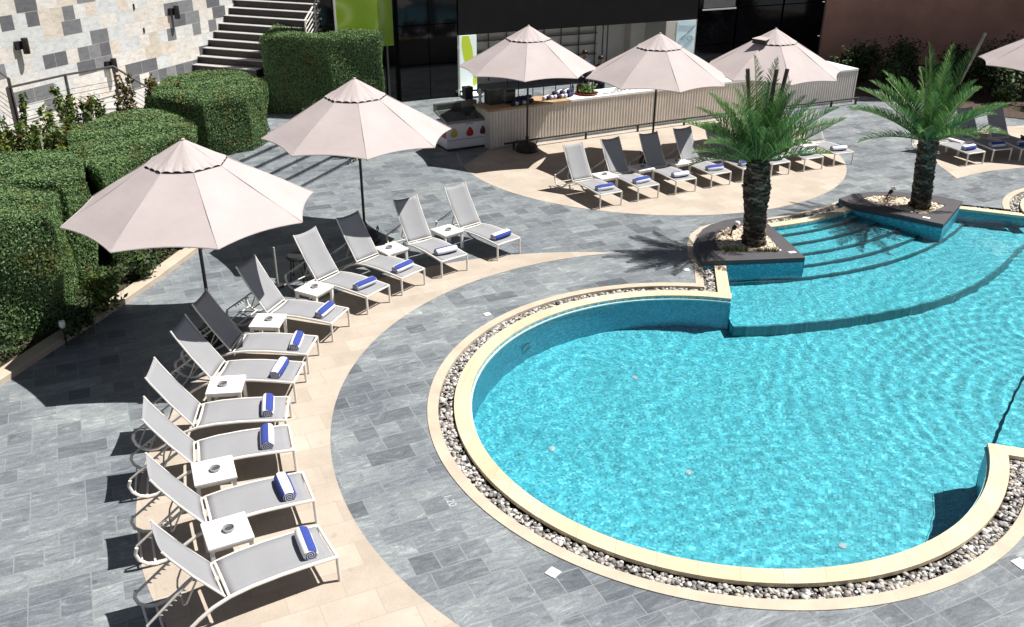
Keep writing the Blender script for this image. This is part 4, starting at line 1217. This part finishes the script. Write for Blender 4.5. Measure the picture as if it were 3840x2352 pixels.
for q in range(6):
    A = ST + sb_ * 3.72 + wu * (RUN * (2.6 + 2.0 * q)); z0_ = 1.32 + RISE * (2.6 + 2.0 * q)
    MB().box((A.x, A.y, z0_ + .42), (.04, .04, .9), wrz).build('post', M['white_rail'], wr, world=True)

# upright shrubs along the railing
def croton(loc, h, label, seed, mat):
    r_ = np.random.RandomState(seed)
    t = thing('shrub', label, 'shrub', loc, 0, 'upright shrubs between the hedges and the railing')
    sm = MB(); P = []
    ns = 4 + seed % 3
    for i in range(ns):
        a = r_.rand() * 6.28; lean = .12 + .22 * r_.rand(); hh = h * (.7 + .35 * r_.rand())
        pth = [(lean * u * math.cos(a) * h, lean * u * math.sin(a) * h, hh * u) for u in (0, .35, .7, 1)]
        sm.tube(pth, [.016, .013, .010, .005], 5)
        for q in range(190):
            u = .22 + .78 * r_.rand() ** .8; rr = .13 * (1.1 - .5 * u); b = r_.rand() * 6.28
            P.append((lean * u * math.cos(a) * h + rr * math.cos(b) * r_.rand() ** .5, lean * u * math.sin(a) * h + rr * math.sin(b) * r_.rand() ** .5, hh * u + .05 * r_.normal()))
    sm.build('stem', M['stem'], t)
    P = np.array(P); Nn = r_.normal(0, 1, P.shape) + np.array([0, 0, 1.0])
    leaves('foliage', P, Nn, mat, .07, r_, t, jitter=.4, aspect=.38)
cr = [(-9.05, 16.9, 2.15), (-9.8, 17.3, 2.3), (-10.5, 16.6, 2.15), (-10.3, 18.6, 2.15), (-9.45, 18.3, 2.1), (-11.2, 18.6, 2.1), (-11.4, 20.0, 2.15), (-10.2, 20.3, 2.1), (-9.5, 20.9, 2.05), (-9.35, 22.2, 2.15), (-8.9, 22.9, 2.0), (-9.0, 23.6, 2.25), (-8.35, 25.4, 1.6), (-10.6, 21.6, 2.2), (-9.9, 15.9, 1.9), (-11.6, 17.2, 2.1)]
crl = ['leafy shrub rising behind the second hedge block', 'tall leafy shrub behind the gap of the nearest hedges', 'leafy shrub at the left edge above the nearest hedge', 'bushy green shrub left of the third hedge block', 'short yellow green shrub at the back corner of the second hedge', 'green shrub at the left edge below the railing', 'tall green shrub before the left post of the railing', 'tall thin shrub before the middle of the railing', 'yellow green shrub against the back of the third hedge', 'tall russet shrub before the corner post of the railing', 'russet topped shrub right of the railing corner post', 'tall shrub with orange tip at the left end of the fourth hedge', 'small shrub behind the fourth hedge block', 'slender green shrub under the railing handrail', 'low yellow green shrub behind the nearest hedge', 'dense green shrub at the picture edge behind the nearest hedge']
for i, ((x, y, h), lb) in enumerate(zip(cr, crl)):
    croton((x, y, .06), h, lb, 40 + i, M['croton_red'] if i in (9, 10, 11) else M['croton'])

# ------------------------------------------------------------------ the dark pool building behind the bar
FR = math.atan2(.4359, .8998)
bd = thing('pool_building', 'black clad building behind the bar, with an open serving bay and dark glass', 'building', (-4.1, 29.6, 0), FR)
def fb(name, mat, t0, t1, z0, z1, d0=0.0, d1=.3, par=None, bevel=0):
    return MB().box(((t0 + t1) / 2, (d0 + d1) / 2, (z0 + z1) / 2), (t1 - t0, d1 - d0, z1 - z0)).build(name, M[mat], par or bd, bevel=bevel)
fb('cladding_panel', 'black_glass', -1.9, .47, 0, 7, .25, .6)
for a, b in ((.47, 1.5), (1.5, 2.5)):
    fb('dark_glass', 'black_glass', a + .012, b - .012, 0.02, 1.13, 0, .2); fb('dark_glass', 'black_glass', a + .012, b - .012, 1.16, 2.38, 0.004, .2); fb('dark_glass', 'black_glass', a + .012, b - .012, 2.41, 7, 0, .2)
fb('backing', 'black_panel', .47, 2.5, 0, 7, .21, .5)
fb('corner_trim', 'rail', .10, .16, 0, 2.05, .16, .24)
fb('header', 'black_panel', 2.53, 12.06, 2.0, 7, -.02, 1.6)
fb('back_wall', 'beige', 2.5, 12.1, 0, 2.3, 1.6, 1.8)
fb('side_wall', 'beige', 2.5, 2.56, 0, 1.995, .02, 1.6); fb('side_wall', 'beige', 12.05, 12.1, 0, 1.995, .02, 1.6)
fb('panel', 'beige', 10.0, 10.62, .6, 1.99, 1.2, 1.59)
shf = MB()
for t_ in (3.6, 4.3, 5.0, 5.75, 6.5, 7.2, 7.95, 8.65): shf.box((t_, 1.52, 1.05), (.03, .05, 1.9))
for z in (.75, 1.12, 1.5, 1.9): shf.box((6.1, 1.5, z), (5.2, .12, .025))
shf.build('shelf_grid', M['shelf'], bd)
for t_ in (9.0, 9.2): fb('wall_seam', 'shelf', t_, t_ + .04, .1, 1.99, 1.575, 1.599)
for a, b in ((12.12, 13.85), (13.95, 16.05), (16.15, 18.2)):
    fb('dark_glass', 'black_glass', a, b, .02, 1.0, 0, .2); fb('dark_glass', 'black_glass', a, b, 1.04, 2.3, .01, .2); fb('dark_glass', 'black_glass', a, b, 2.34, 7, 0, .2)
fb('backing', 'black_panel', 12.06, 18.25, 0, 7, .21, .5)
pw = fb('pale_window', 'grey_metal', 12.3, 13.75, 2.36, 3.3, -.02, -.002)
fb('window_frame', 'white_rail', 12.26, 13.8, 2.28, 2.33, -.04, -.003)
gb = thing('banner', 'bright green printed banner with pale curved lines, above the farthest hedge', 'banner', (-4.1, 29.6, 0), FR)
MB().box((-.56, .16, 2.9), (1.82, .05, 2.2)).build('print', M['green_banner'], gb, world=False)
MB().box((-1.50, .16, 2.9), (.06, .08, 2.2)).build('edge_post', M['white_rail'], gb)
lb_ = thing('light_banner', 'narrow white and lime banner with a lit base, left of the serving bay', 'banner', (-4.1, 29.6, 0), FR)
MB().box((2.84, -.06, 1.1), (.60, .06, 1.78)).build('print', M['leafy_banner'], lb_)
lf_ = MB()
for pts in ([(2.62, 1.98), (2.86, 1.98), (2.98, 1.6), (3.02, 1.25), (2.92, .98), (2.74, 1.0), (2.66, 1.3), (2.60, 1.65)], [(2.92, .97), (3.02, 1.24), (3.13, .9), (3.135, .42), (3.04, .30), (2.98, .42), (3.02, .66)]):
    n_ = len(pts); lf_.add([(x, -.093, z) for x, z in pts] + [(x, -.089, z) for x, z in pts], [tuple(range(n_))[::-1] if False else tuple(range(n_))] + [(i, (i + 1) % n_, n_ + (i + 1) % n_, n_ + i) for i in range(n_)])
lf_.build('lime_swirl', M['lime'], lb_)
MB().box((2.88, -.22, .10), (.62, .36, .06)).build('lit_base', M['glow'], lb_)
MB().box((2.88, -.22, .045), (.66, .40, .045)).build('foot', M['grey_metal'], lb_)
for i in range(1): pass
bp_ = thing('printed_panel', 'pale blue panel with thin teal scribbled lines, at the right end of the serving bay', 'panel', (-4.1, 29.6, 0), FR)
MB().box((11.58, -.04, 1.05), (.82, .06, 1.86)).build('print', M['blue_panel'], bp_)
MB().box((10.92, -.03, 1.05), (.46, .05, 1.86)).build('blank_strip', M['cloth'] if False else M['beige'], bp_)
lnm = MB()
def sq(t_, z): return (t_, -.085, z)
for path in ([sq(11.25, 1.85), sq(11.9, 1.78), sq(11.35, 1.3), sq(11.7, 1.42), sq(11.95, 1.38)], [sq(11.3, 1.35), sq(11.8, 1.62), sq(11.95, 1.8)], [sq(11.5, 1.05), sq(11.95, 1.32)], [sq(11.62, 1.36), sq(11.72, 1.25), sq(11.86, 1.33), sq(11.8, 1.45), sq(11.66, 1.4)]):
    lnm.tube(path, .012, 4)
lnm.build('scribble', M['teal_line'], bp_)
rw = thing('red_wall', 'tall rust red rendered wall in shade behind the dark shrubs', 'wall', (12.33, 37.5, 0), R(-6))
MB().box((9.5, .2, 3.5), (19.0, .4, 7.0)).build('render', M['red_wall'], rw)
for x, z, r_, lb in ((5.55, 2.72, .17, 'round black vent high on the red wall'), (7.9, 2.78, .07, 'small dark fitting at the right on the red wall')):
    MB().lathe([(r_, 0), (r_, .04), (r_ * .7, .06)], n=20).build('wall_vent', M['black_metal'], rw)
    o = bpy.context.scene.objects[-1]; o.location = (x, 0, z); o.rotation_euler = (PI / 2, 0, 0)
wg = thing('hotel_wing', 'tall rust red hotel wing beyond the right edge, shading the red wall', 'building', (22, 33, 0))  # added block outside the view, there to cast shade on the red wall
MB().box((4.5, 6.5, 9.5), (9, 13, 19)).build('facade', M['red_wall'], wg); MB().box((4.5, 6.5, 19.15), (9.3, 13.3, .3)).build('parapet', M['beige'], wg)
bushes = [((11.9, 33.2, 0), .55, 1.3), ((12.9, 34.0, 0), .8, 1.5), ((14.2, 33.6, 0), .9, 1.7), ((15.4, 32.4, 0), .9, 1.6), ((16.7, 32.0, 0), 1.0, 1.8), ((18.0, 31.2, 0), 1.0, 1.8), ((16.2, 30.2, 0), .7, 1.2), ((17.4, 29.4, 0), .8, 1.3), ((19.4, 30.2, 0), 1.0, 1.9), ((13.4, 32.4, 0), .6, 1.0), ((14.9, 31.2, 0), .6, 1.0)]
bl = ['dark shrub at the right end of the bar counter', 'dark shrub left of the farther palm, under the red wall', 'dark shrub behind the top of the farther palm', 'dark shrub right of the farther palm crown', 'tall dark shrub left of the cut off umbrella', 'dark shrub behind the cut off umbrella', 'low dark shrub behind the shaded loungers on the far right terrace', 'low dark shrub at the right picture edge by the far terrace', 'tall dark shrub at the right edge of the red wall', 'low dark shrub behind the left fronds of the farther palm', 'low dark shrub in front of the others under the red wall']
for i, ((l, rx, h), lb) in enumerate(zip(bushes, bl)):
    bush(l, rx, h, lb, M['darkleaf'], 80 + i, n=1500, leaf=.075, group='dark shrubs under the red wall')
bs2 = MB().prism([(11.35, 31.5), (12.4, 30.9), (14.2, 29.9), (15.2, 28.4), (16.6, 27.6), (26, 27.4), (26, 36), (12.3, 37.4)], None, .02).build('bed_soil', M['soil']); struct(bs2)

# ------------------------------------------------------------------ bar counter
CP = [Vector(p) for p in ((-.62, 24.18), (.76, 24.98), (4.57, 27.06), (8.0, 28.78), (11.33, 30.32))]
bc = thing('bar_counter', 'long bar counter with a corrugated cream front and pale top', 'bar counter', (4.57, 27.06, 0))
def along(s):
    for a, b in zip(CP, CP[1:]):
        L = (b - a).length
        if s <= L: return a + (b - a) * (s / L), (b - a).normalized()
        s -= L
    return CP[-1].copy(), (CP[-1] - CP[-2]).normalized()
TOT = sum((b - a).length for a, b in zip(CP, CP[1:]))
def off(s, d):
    p, t_ = along(s); return p + Vector((-t_.y, t_.x)) * d
cl = MB(); vs = []; pitch = .098; n = int(TOT / pitch)
for i in range(n):
    for f, dd in ((.0, .0), (.32, .0), (.54, .036), (.90, .036)):
        p = off((i + f) * pitch, dd); vs.append(p)
m_ = len(vs)
cl.add([(p.x, p.y, .05) for p in vs] + [(p.x, p.y, 1.02) for p in vs], [(i, i + 1, m_ + i + 1, m_ + i) for i in range(m_ - 1)])
cl.build('corrugated_front', M['clad'], bc, world=True)
def strip(s0, s1, d0, d1, z0, z1, k=24):
    f = [off(s0 + (s1 - s0) * i / k, d0) for i in range(k + 1)]; r_ = [off(s0 + (s1 - s0) * i / k, d1) for i in range(k + 1)]
    return MB().prism([(p.x, p.y) for p in f + r_[::-1]], z0, z1, bottom=True)
strip(0, TOT, .03, .1, 0, 1.02).build('counter_body', M['clad_trim'], bc, world=True)
strip(0, .06, -.005, .85, 0, 1.03, 2).build('end_panel', M['clad_trim'], bc, world=True)
strip(TOT - .05, TOT, -.01, 1.2, 0, 1.03, 2).build('end_panel', M['clad_trim'], bc, world=True)
strip(-.06, 2.55, -.03, .85, 1.031, 1.085, 6).build('wooden_top', M['wood'], bc, world=True)
strip(2.56, TOT + .03, -.02, .8, 1.031, 1.09).build('white_top', M['cloth'], bc, world=True)
strip(TOT - 2.6, TOT + .03, .81, 1.5, 1.031, 1.088, 6).build('white_top', M['cloth'], bc, world=True)
gs = MB()
for s in (1.0, 1.35, 1.8, 2.15, 2.55, 3.05, 3.6): 
    p = off(s, .82); gs.box((p.x, p.y, 1.36), (.025, .025, .55))
gs.build('glass_post', M['black_metal'], bc, world=True)
ft = thing('foot_rail', 'low black rail on short posts along the foot of the bar counter', 'rail', (.9, 24.9, 0))
MB().tube([tuple(off(s, -.32).to_3d() + Vector((0, 0, .20))) for s in np.linspace(.25, TOT - .1, 30)], .028, 8).build('rail_bar', M['black_metal'], ft, world=True)
for s in (.55, 2.9, 4.7, 6.4, 8.3, 10.2, 12.2, TOT - .2):
    p = off(s, -.32); MB().box((p.x, p.y, .10), (.06, .06, .2)).build('post', M['black_metal'], ft, world=True)

# things on the counter
def on_top(s, d, z=1.092): p = off(s, d); return (p.x, p.y, z)
t = thing('display_cabinet', 'dark glass display cabinet with a pale top at the left end of the counter', 'cabinet', on_top(.42, .62, 1.087), .52, None)
MB().box((0, 0, .20), (.36, .32, .40)).build('glass_case', M['freezer_glass'], t); MB().box((0, 0, .415), (.40, .36, .03)).build('lid', M['grey_metal'], t)
t = thing('coffee_machine', 'grey metal machine on the counter beside the dark display cabinet', 'machine', on_top(.88, .60, 1.087), .52)
MB().rbox((0, 0, .20), (.36, .3, .40), .03).build('body', M['grey_metal'], t); MB().box((0, -.16, .33), (.28, .03, .06)).build('hood', M['black_plastic'], t); MB().box((0, -.17, .03), (.30, .1, .03)).build('drip_tray', M['black_plastic'], t)
t = thing('speaker', 'small black loudspeaker at the left of the bar, by the lime banner', 'speaker', on_top(.02, 1.35, .0), .5)
MB().box((0, 0, 1.28), (.24, .22, .34)).build('cabinet', M['black_plastic'], t); MB().tube([(0, 0, 0), (0, 0, 1.11)], .03, 8).build('stand', M['black_metal'], t); MB().lathe([(.14, 0), (.14, .02), (.03, .03)], n=14).build('foot', M['black_metal'], t)
t = thing('urn', 'pale urn with a wide rim beside the black loudspeaker', 'urn', on_top(.12, .80, 1.087), 0)
MB().lathe([(.06, 0), (.07, .02), (.035, .06), (.04, .2), (.06, .26), (.10, .30), (.10, .32), (.05, .33), (.03, .40), (.0, .43)], n=18).build('body', M['lilac'], t, smooth=True)
def roll(loc, rz, mat, lab, grp, L=.34, r=.055):
    o = MB().tube([(0, -L / 2, 0), (0, -L / 2 + .01, 0), (0, L / 2 - .01, 0), (0, L / 2, 0)], [r * .85, r, r, r * .85], 14).build('rolled_towel', mat, smooth=True)
    o.location = loc; o.rotation_euler = (0, 0, rz); return tag(o, lab, 'towel', grp)
k = 0
for i in range(5):
    x, y, z = on_top(.86 + .115 * i, .16, 1.087 + .056); roll((x, y, z), -1.0 + .5, M['navy'] if i % 2 == 0 else M['lilac'], 'navy rolled towel lying in the left pile on the wooden counter end' if i % 2 == 0 else 'pale lilac rolled towel in the left pile on the wooden counter end', 'towels in the left pile on the bar')
for i in range(4):
    x, y, z = on_top(.92 + .115 * i, .18, 1.087 + .158); roll((x, y, z), -.5, M['navy'], 'navy rolled towel on top of the left pile on the wooden counter end', 'towels in the left pile on the bar')
for i in range(8):
    x, y, z = on_top(1.95 + .115 * i, .34, 1.09 + .056); roll((x, y, z), -.5, M['lilac'] if i % 3 != 1 else M['navy'], 'pale rolled towel in the row at the edge of the white cloth' if i % 3 != 1 else 'navy rolled towel in the row at the edge of the white cloth', 'towels in the right row on the bar', .3, .052)
for i in range(5):
    x, y, z = on_top(2.3 + .115 * i, .40, 1.09 + .155); roll((x, y, z), -.5, M['lilac'] if i % 2 else M['navy'], 'pale rolled towel on top of the row at the edge of the white cloth' if i % 2 else 'navy rolled towel on top of the row at the edge of the white cloth', 'towels in the right row on the bar', .3, .052)
t = thing('fruit_tray', 'red tray heaped with limes and green leaves on the white counter', 'tray', on_top(3.35, .42, 1.091), .5)
MB().lathe([(.30, 0), (.34, .05), (.33, .055), (.29, .012), (0, .012)], n=24).build('tray', M['red_bowl'], t)
fv = []
for i in range(40):
    a, q = rnd.random() * 6.28, .25 * rnd.random() ** .5; fv.append((q * math.cos(a), q * math.sin(a), .05 + .10 * (1 - q / .27) * rnd.random()))
fo = stones('limes', fv, M['green_fruit'], .035, .048, 8); fo.parent = t; fo['kind'] = 'stuff'
hv = np.random.RandomState(4); Pq = np.column_stack([hv.normal(0, .12, (160, 2)), .10 + .17 * hv.rand(160)])
leaves('herbs', Pq, np.tile([0, 0, 1.0], (160, 1)), M['croton'], .045, hv, t)['kind'] = 'stuff'
for i in range(5):
    t = thing('bottle', 'dark bottle standing behind the fruit tray on the bar', 'bottle', on_top(3.05 + .17 * i, .70, 1.091), 0, 'bottles behind the fruit tray')
    MB().lathe([(.036, 0), (.038, .01), (.038, .19), (.015, .25), (.014, .31), (.0, .311)], n=12).build('glass', M['maroon'] if i % 2 else M['freezer_glass'], t, smooth=True)
for i in range(7):
    t = thing('cup', 'small pale cup in the line of cups on the white counter', 'cup', on_top(4.25 + .13 * i, .28 + .06 * (i % 2), 1.091), 0, 'cups on the white counter')
    MB().lathe([(.03, 0), (.042, .10), (.038, .10), (.028, .01), (0, .01)], n=12, cap=False).build('body', M['lilac'] if i % 2 else M['white_plastic'], t, smooth=True)
for i in range(3):
    o = MB().lathe([(.05, 0), (.10, .02), (.105, .024), (.05, .012), (0, .012)], n=18, cap=False).build('plate', M['white_plastic'], smooth=True); o.location = on_top(3.9 + .26 * i, .22, 1.092)
    tag(o, 'small white plate on the white counter right of the fruit tray', 'plate', 'plates on the white counter')

# ice cream chest freezer
fz = thing('chest_freezer', 'white glass topped chest freezer with three fruit pictures, at the left end of the bar', 'freezer', (-1.22, 24.2, 0), math.atan2(.61, 1.12))
fl, fw, fh = 1.27, .74, .76
MB().rbox((0, fw / 2, .40), (fl, fw, .68), .02).build('body', M['freezer'], fz); MB().box((0, fw / 2, .03), (fl - .06, fw - .06, .06)).build('plinth', M['black_plastic'], fz)
MB().box((0, -.004, .30), (fl - .02, .008, .012)).build('panel_seam', M['grey_metal'], fz)
q = MB(); q.add([(-fl / 2, 0.0, .742), (fl / 2, 0.0, .742), (fl / 2, fw, .90), (-fl / 2, fw, .90), (-fl / 2, 0, .80), (fl / 2, 0, .80), (fl / 2, fw, .96), (-fl / 2, fw, .96)], [(0, 1, 5, 4), (1, 2, 6, 5), (2, 3, 7, 6), (3, 0, 4, 7), (4, 5, 6, 7)]); q.build('rim', M['grey_metal'], fz)
q = MB(); q.add([(-fl / 2 + .05, .05, .815), (fl / 2 - .05, .05, .815), (fl / 2 - .05, fw - .06, .955), (-fl / 2 + .05, fw - .06, .955)], [(0, 1, 2, 3)]); q.build('glass_lid', M['freezer_glass'], fz)
MB().box((0, fw + .06, 1.02), (fl, .10, .22)).build('rear_canopy', M['grey_metal'], fz); MB().box((-.2, fw + .005, 1.03), (.7, .012, .14)).build('rear_glass', M['freezer_glass'], fz)
q = MB(); q.add([(-fl / 2 - .004, .03, .34), (-fl / 2 - .004, .34, .34), (-fl / 2 - .004, .30, .60), (-fl / 2 - .004, .03, .66)], [(3, 2, 1, 0)]); q.build('red_print', M['red'], fz)
MB().box((fl / 2 + .004, fw / 2, .45), (.008, fw - .04, .5)).build('red_print', M['red'], fz)
MB().box((.60, -.006, .48), (.05, .008, .46)).build('red_print', M['red'], fz)
def fruit(x, z, w, h, mat, tip):
    b = MB(); pts = [(0, h * .5), (w * .25, h * .28), (w * .45, h * .02), (w * .5, -h * .25), (w * .32, -h * .46), (-w * .32, -h * .46), (-w * .5, -h * .25), (-w * .45, h * .02), (-w * .25, h * .28)]
    vs = [(x + px, -.006, z + pz) for px, pz in pts] + [(x + px * .6, -.020, z + pz * .6) for px, pz in pts]
    b.add(vs, [(i, (i + 1) % 9, 9 + (i + 1) % 9, 9 + i) for i in range(9)] + [tuple(range(9, 18))])
    return b.build('fruit_picture', mat, fz)
fruit(-.42, .50, .22, .26, M['yellow'], 0); fruit(.05, .49, .22, .27, M['red'], 0); fruit(.44, .49, .18, .25, M['maroon'], 0)
for x, w in ((-.02, .10), (.10, .10)): MB().box((x, -.004, .70), (w, .006, .016)).build('small_print', M['black_plastic'], fz)

# ------------------------------------------------------------------ two people behind the bar
def person(loc, rz, label, h, shirt, seed):
    t = thing('person', label, 'person', loc, rz, None)
    s = h / 1.75
    J = {'pel': (0, 0, .95), 'abd': (0, -.005, 1.12), 'chest': (0, 0, 1.32), 'neck0': (0, .01, 1.47), 'neck1': (0, -.005, 1.55), 'head0': (0, -.02, 1.62), 'head1': (0, -.015, 1.70)}
    V = []; Rr = []; E = []; ix = {}
    def add(k, p, r, par=None):
        ix[k] = len(V); V.append(Vector(p) * s); Rr.append(r if isinstance(r, tuple) else (r, r))
        if par: E.append((ix[par], ix[k]))
    add('pel', J['pel'], (.155, .11)); add('abd', J['abd'], (.135, .10), 'pel'); add('chest', J['chest'], (.165, .11), 'abd'); add('neck0', J['neck0'], (.07, .065), 'chest'); add('neck1', J['neck1'], (.052, .055), 'neck0'); add('head0', J['head0'], (.070, .088), 'neck1'); add('head1', (0, -.012, 1.70), (.068, .086), 'head0')
    for sg, q in ((1, 'r'), (-1, 'l')):
        add('sh' + q, (sg * .185, .0, 1.41), .058, 'chest'); add('el' + q, (sg * .25, -.03, 1.13), .042, 'sh' + q); add('wr' + q, (sg * .19, -.26, 1.04), .027, 'el' + q); add('pa' + q, (sg * .175, -.335, 1.035), (.030, .016), 'wr' + q)
        for f_ in range(4):
            ox = (f_ - 1.5) * .019
            add('f%d%s' % (f_, q), (sg * .175 + ox, -.385 - (.008 if f_ in (1, 2) else 0), 1.03), .0085, 'pa' + q); add('g%d%s' % (f_, q), (sg * .175 + ox, -.42 - (.012 if f_ in (1, 2) else 0), 1.018), .0075, 'f%d%s' % (f_, q))
        add('th' + q, (sg * .175 - sg * .035, -.33, 1.03), .010, 'wr' + q); add('tt' + q, (sg * .175 - sg * .05, -.37, 1.024), .0085, 'th' + q)
        add('hp' + q, (sg * .09, 0, .90), .092, 'pel'); add('kn' + q, (sg * .10, -.01, .50), .060, 'hp' + q); add('an' + q, (sg * .105, .02, .09), .040, 'kn' + q); add('to' + q, (sg * .12, -.13, .035), (.042, .03), 'an' + q)
    me = bpy.data.meshes.new('body'); me.from_pydata([tuple(p) for p in V], E, []); me.update(); me.materials.append(M['skin'])
    o = bpy.data.objects.new('body', me); COL.objects.link(o); o.parent = t
    o.modifiers.new('skin', 'SKIN'); sd = o.modifiers.new('sub', 'SUBSURF'); sd.levels = 2; sd.render_levels = 2
    for v, r_ in zip(me.skin_vertices[0].data, Rr): v.radius = (r_[0] * s, r_[1] * s)
    me.skin_vertices[0].data[0].use_root = True
    def shell(name, prof, mat, n=20):
        b = MB(); vs = [(a * math.cos(2 * PI * k / n) * s, (b_ * math.sin(2 * PI * k / n) + dy) * s, z * s) for a, b_, z, dy in prof for k in range(n)]
        b.add(vs, [(i * n + k, i * n + (k + 1) % n, (i + 1) * n + (k + 1) % n, (i + 1) * n + k) for i in range(len(prof) - 1) for k in range(n)])
        return b.build(name, mat, t, smooth=True)
    shell('shirt', [(.195, .145, .86, 0), (.18, .135, 1.0, 0), (.175, .13, 1.12, 0), (.20, .14, 1.28, 0), (.22, .135, 1.38, 0), (.17, .11, 1.455, .005), (.085, .08, 1.49, .008), (.068, .068, 1.505, .008)], shirt)
    for sg in (-1, 1):
        MB().tube([Vector((sg * .17, 0, 1.42)) * s, Vector((sg * .215, -.012, 1.28)) * s, Vector((sg * .245, -.028, 1.17)) * s], [.078 * s, .068 * s, .062 * s], 12).build('sleeve', shirt, t, smooth=True)
        MB().tube([Vector((sg * .088, 0, .92)) * s, Vector((sg * .10, -.01, .5)) * s, Vector((sg * .105, .015, .08)) * s], [.115 * s, .085 * s, .068 * s], 12).build('trouser_leg', M['navy'], t, smooth=True)
    # hair: a cap over the back and top of the skull; face: brow, nose, eyes, mouth, ears
    b = MB(); n = 20; vs = []
    for i in range(8):
        th = PI * .60 * i / 7
        for k in range(n):
            a = 2 * PI * k / n; front = max(0, -math.sin(a)); t2_ = th * (1 - .42 * front)
            vs.append((.088 * math.sin(t2_) * math.cos(a) * s, (-.012 + .108 * math.sin(t2_) * math.sin(a) + .004) * s, (1.685 + .105 * math.cos(t2_)) * s))
    b.add(vs, [(i * n + k, (i + 1) * n + k, (i + 1) * n + (k + 1) % n, i * n + (k + 1) % n) for i in range(7) for k in range(n)]); b.build('hair', M['hair'], t, smooth=True)
    MB().add([Vector(p) * s for p in ((0, -.105, 1.665), (-.014, -.098, 1.625), (.014, -.098, 1.625), (0, -.125, 1.63), (0, -.10, 1.615))], [(0, 1, 3), (0, 3, 2), (1, 4, 3), (3, 4, 2)]).build('nose', M['skin'], t)
    for sg in (-1, 1):
        MB().lathe([(.0, -.006), (.011, 0), (.0, .006)], Vector((sg * .031, -.094, 1.665)) * s, 10).build('eye', M['hair'], t)
        MB().lathe([(.0, -.03), (.012, -.01), (.012, .012), (.0, .03)], Vector((sg * .078, -.005, 1.655)) * s, 10).build('ear', M['skin'], t)
    MB().box(Vector((0, -.099, 1.592)) * s, (.045 * s, .008, .008)).build('mouth', M['maroon'], t)
    return t
person((2.24, 29.35, 0), R(16), 'person in a navy shirt with short black hair, standing behind the bar between two umbrellas', 1.76, M['navy'], 1)
person((2.72, 29.0, 0), R(30), 'shorter dark haired person in black, behind the bar right of the person in navy', 1.66, M['black_plastic'], 2)

# ------------------------------------------------------------------ small things on the paving and in the pool
for x, y, rz, s, lb in ((-.42, 13.88, .4, .11, 'white square cover in the slate beside the upper left of the pebble ring'), (.46, 7.54, .9, .13, 'white square cover in the slate near the lower rim of the pebble ring'), (5.58, 7.73, .4, .15, 'white cover at the lower right picture edge'), (3.32, 15.87, .2, .10, 'white square cover left of the planter with weeds')):
    o = tag(MB().rbox((0, 0, .005), (s, s, .010), .002).build('floor_cover', M['paint']), lb, 'cover', 'white covers in the slate paving'); o.location = (x, y, .001); o.rotation_euler = (0, 0, rz)
tx = bpy.data.curves.new('depth_mark', 'FONT'); tx.body = '1.20'; tx.size = .14; tx.extrude = .001; tx.align_x = 'CENTER'; tx.align_y = 'CENTER'
to_ = bpy.data.objects.new('depth_text', tx); COL.objects.link(to_); bpy.context.view_layer.update()
tm = bpy.data.meshes.new_from_object(to_.evaluated_get(bpy.context.evaluated_depsgraph_get())); bpy.data.objects.remove(to_)
to = bpy.data.objects.new('depth_mark', tm); COL.objects.link(to); tm.materials.clear(); tm.materials.append(M['worn_paint'])
to.location = (-.73, 8.77, .004); to.rotation_euler = (0, 0, R(-66)); tag(to, 'white painted depth figures on the slate beside the pool', 'marking')
for x, y, lb in ((2.02, 12.87, 'pale round inlet on the pool floor nearest the far wall'), (.59, 10.9, 'pale round inlet on the left of the pool floor'), (2.47, 10.36, 'pale round inlet in the middle of the pool floor'), (4.13, 8.88, 'pale round inlet on the pool floor nearest the camera')):
    o = tag(MB().lathe([(.0, .018), (.042, .018), (.052, .010), (.055, 0)], n=20, cap=False).build('floor_inlet', M['inlet'], smooth=True), lb, 'pool inlet', 'inlets on the pool floor'); o.location = (x, y, -1.25); o.cycles.is_caustics_receiver = True
wlg = thing('pool_light', 'round underwater lamp with a white ring, on the curved pool wall', 'pool light', (PC[0] - 2.68 * 1.0, PC[1] + 2.26, -.72))
vv = Vector((PC[0], PC[1])) - Vector((wlg.location.x, wlg.location.y)); vv.normalize()
wlg.matrix_basis = Matrix.Translation((PC[0] - vv.x * 3.52, PC[1] - vv.y * 3.52, -.72)) @ Matrix.Rotation(math.atan2(vv.y, vv.x), 4, 'Z') @ Matrix.Rotation(PI / 2, 4, 'Y')
MB().lathe([(.075, 0), (.085, .02), (.105, .02), (.11, 0)], n=24, cap=False).build('ring', M['white_plastic'], wlg, smooth=True); MB().lathe([(0, .012), (.074, .010)], n=24, cap=False).build('lens', M['inlet'], wlg)
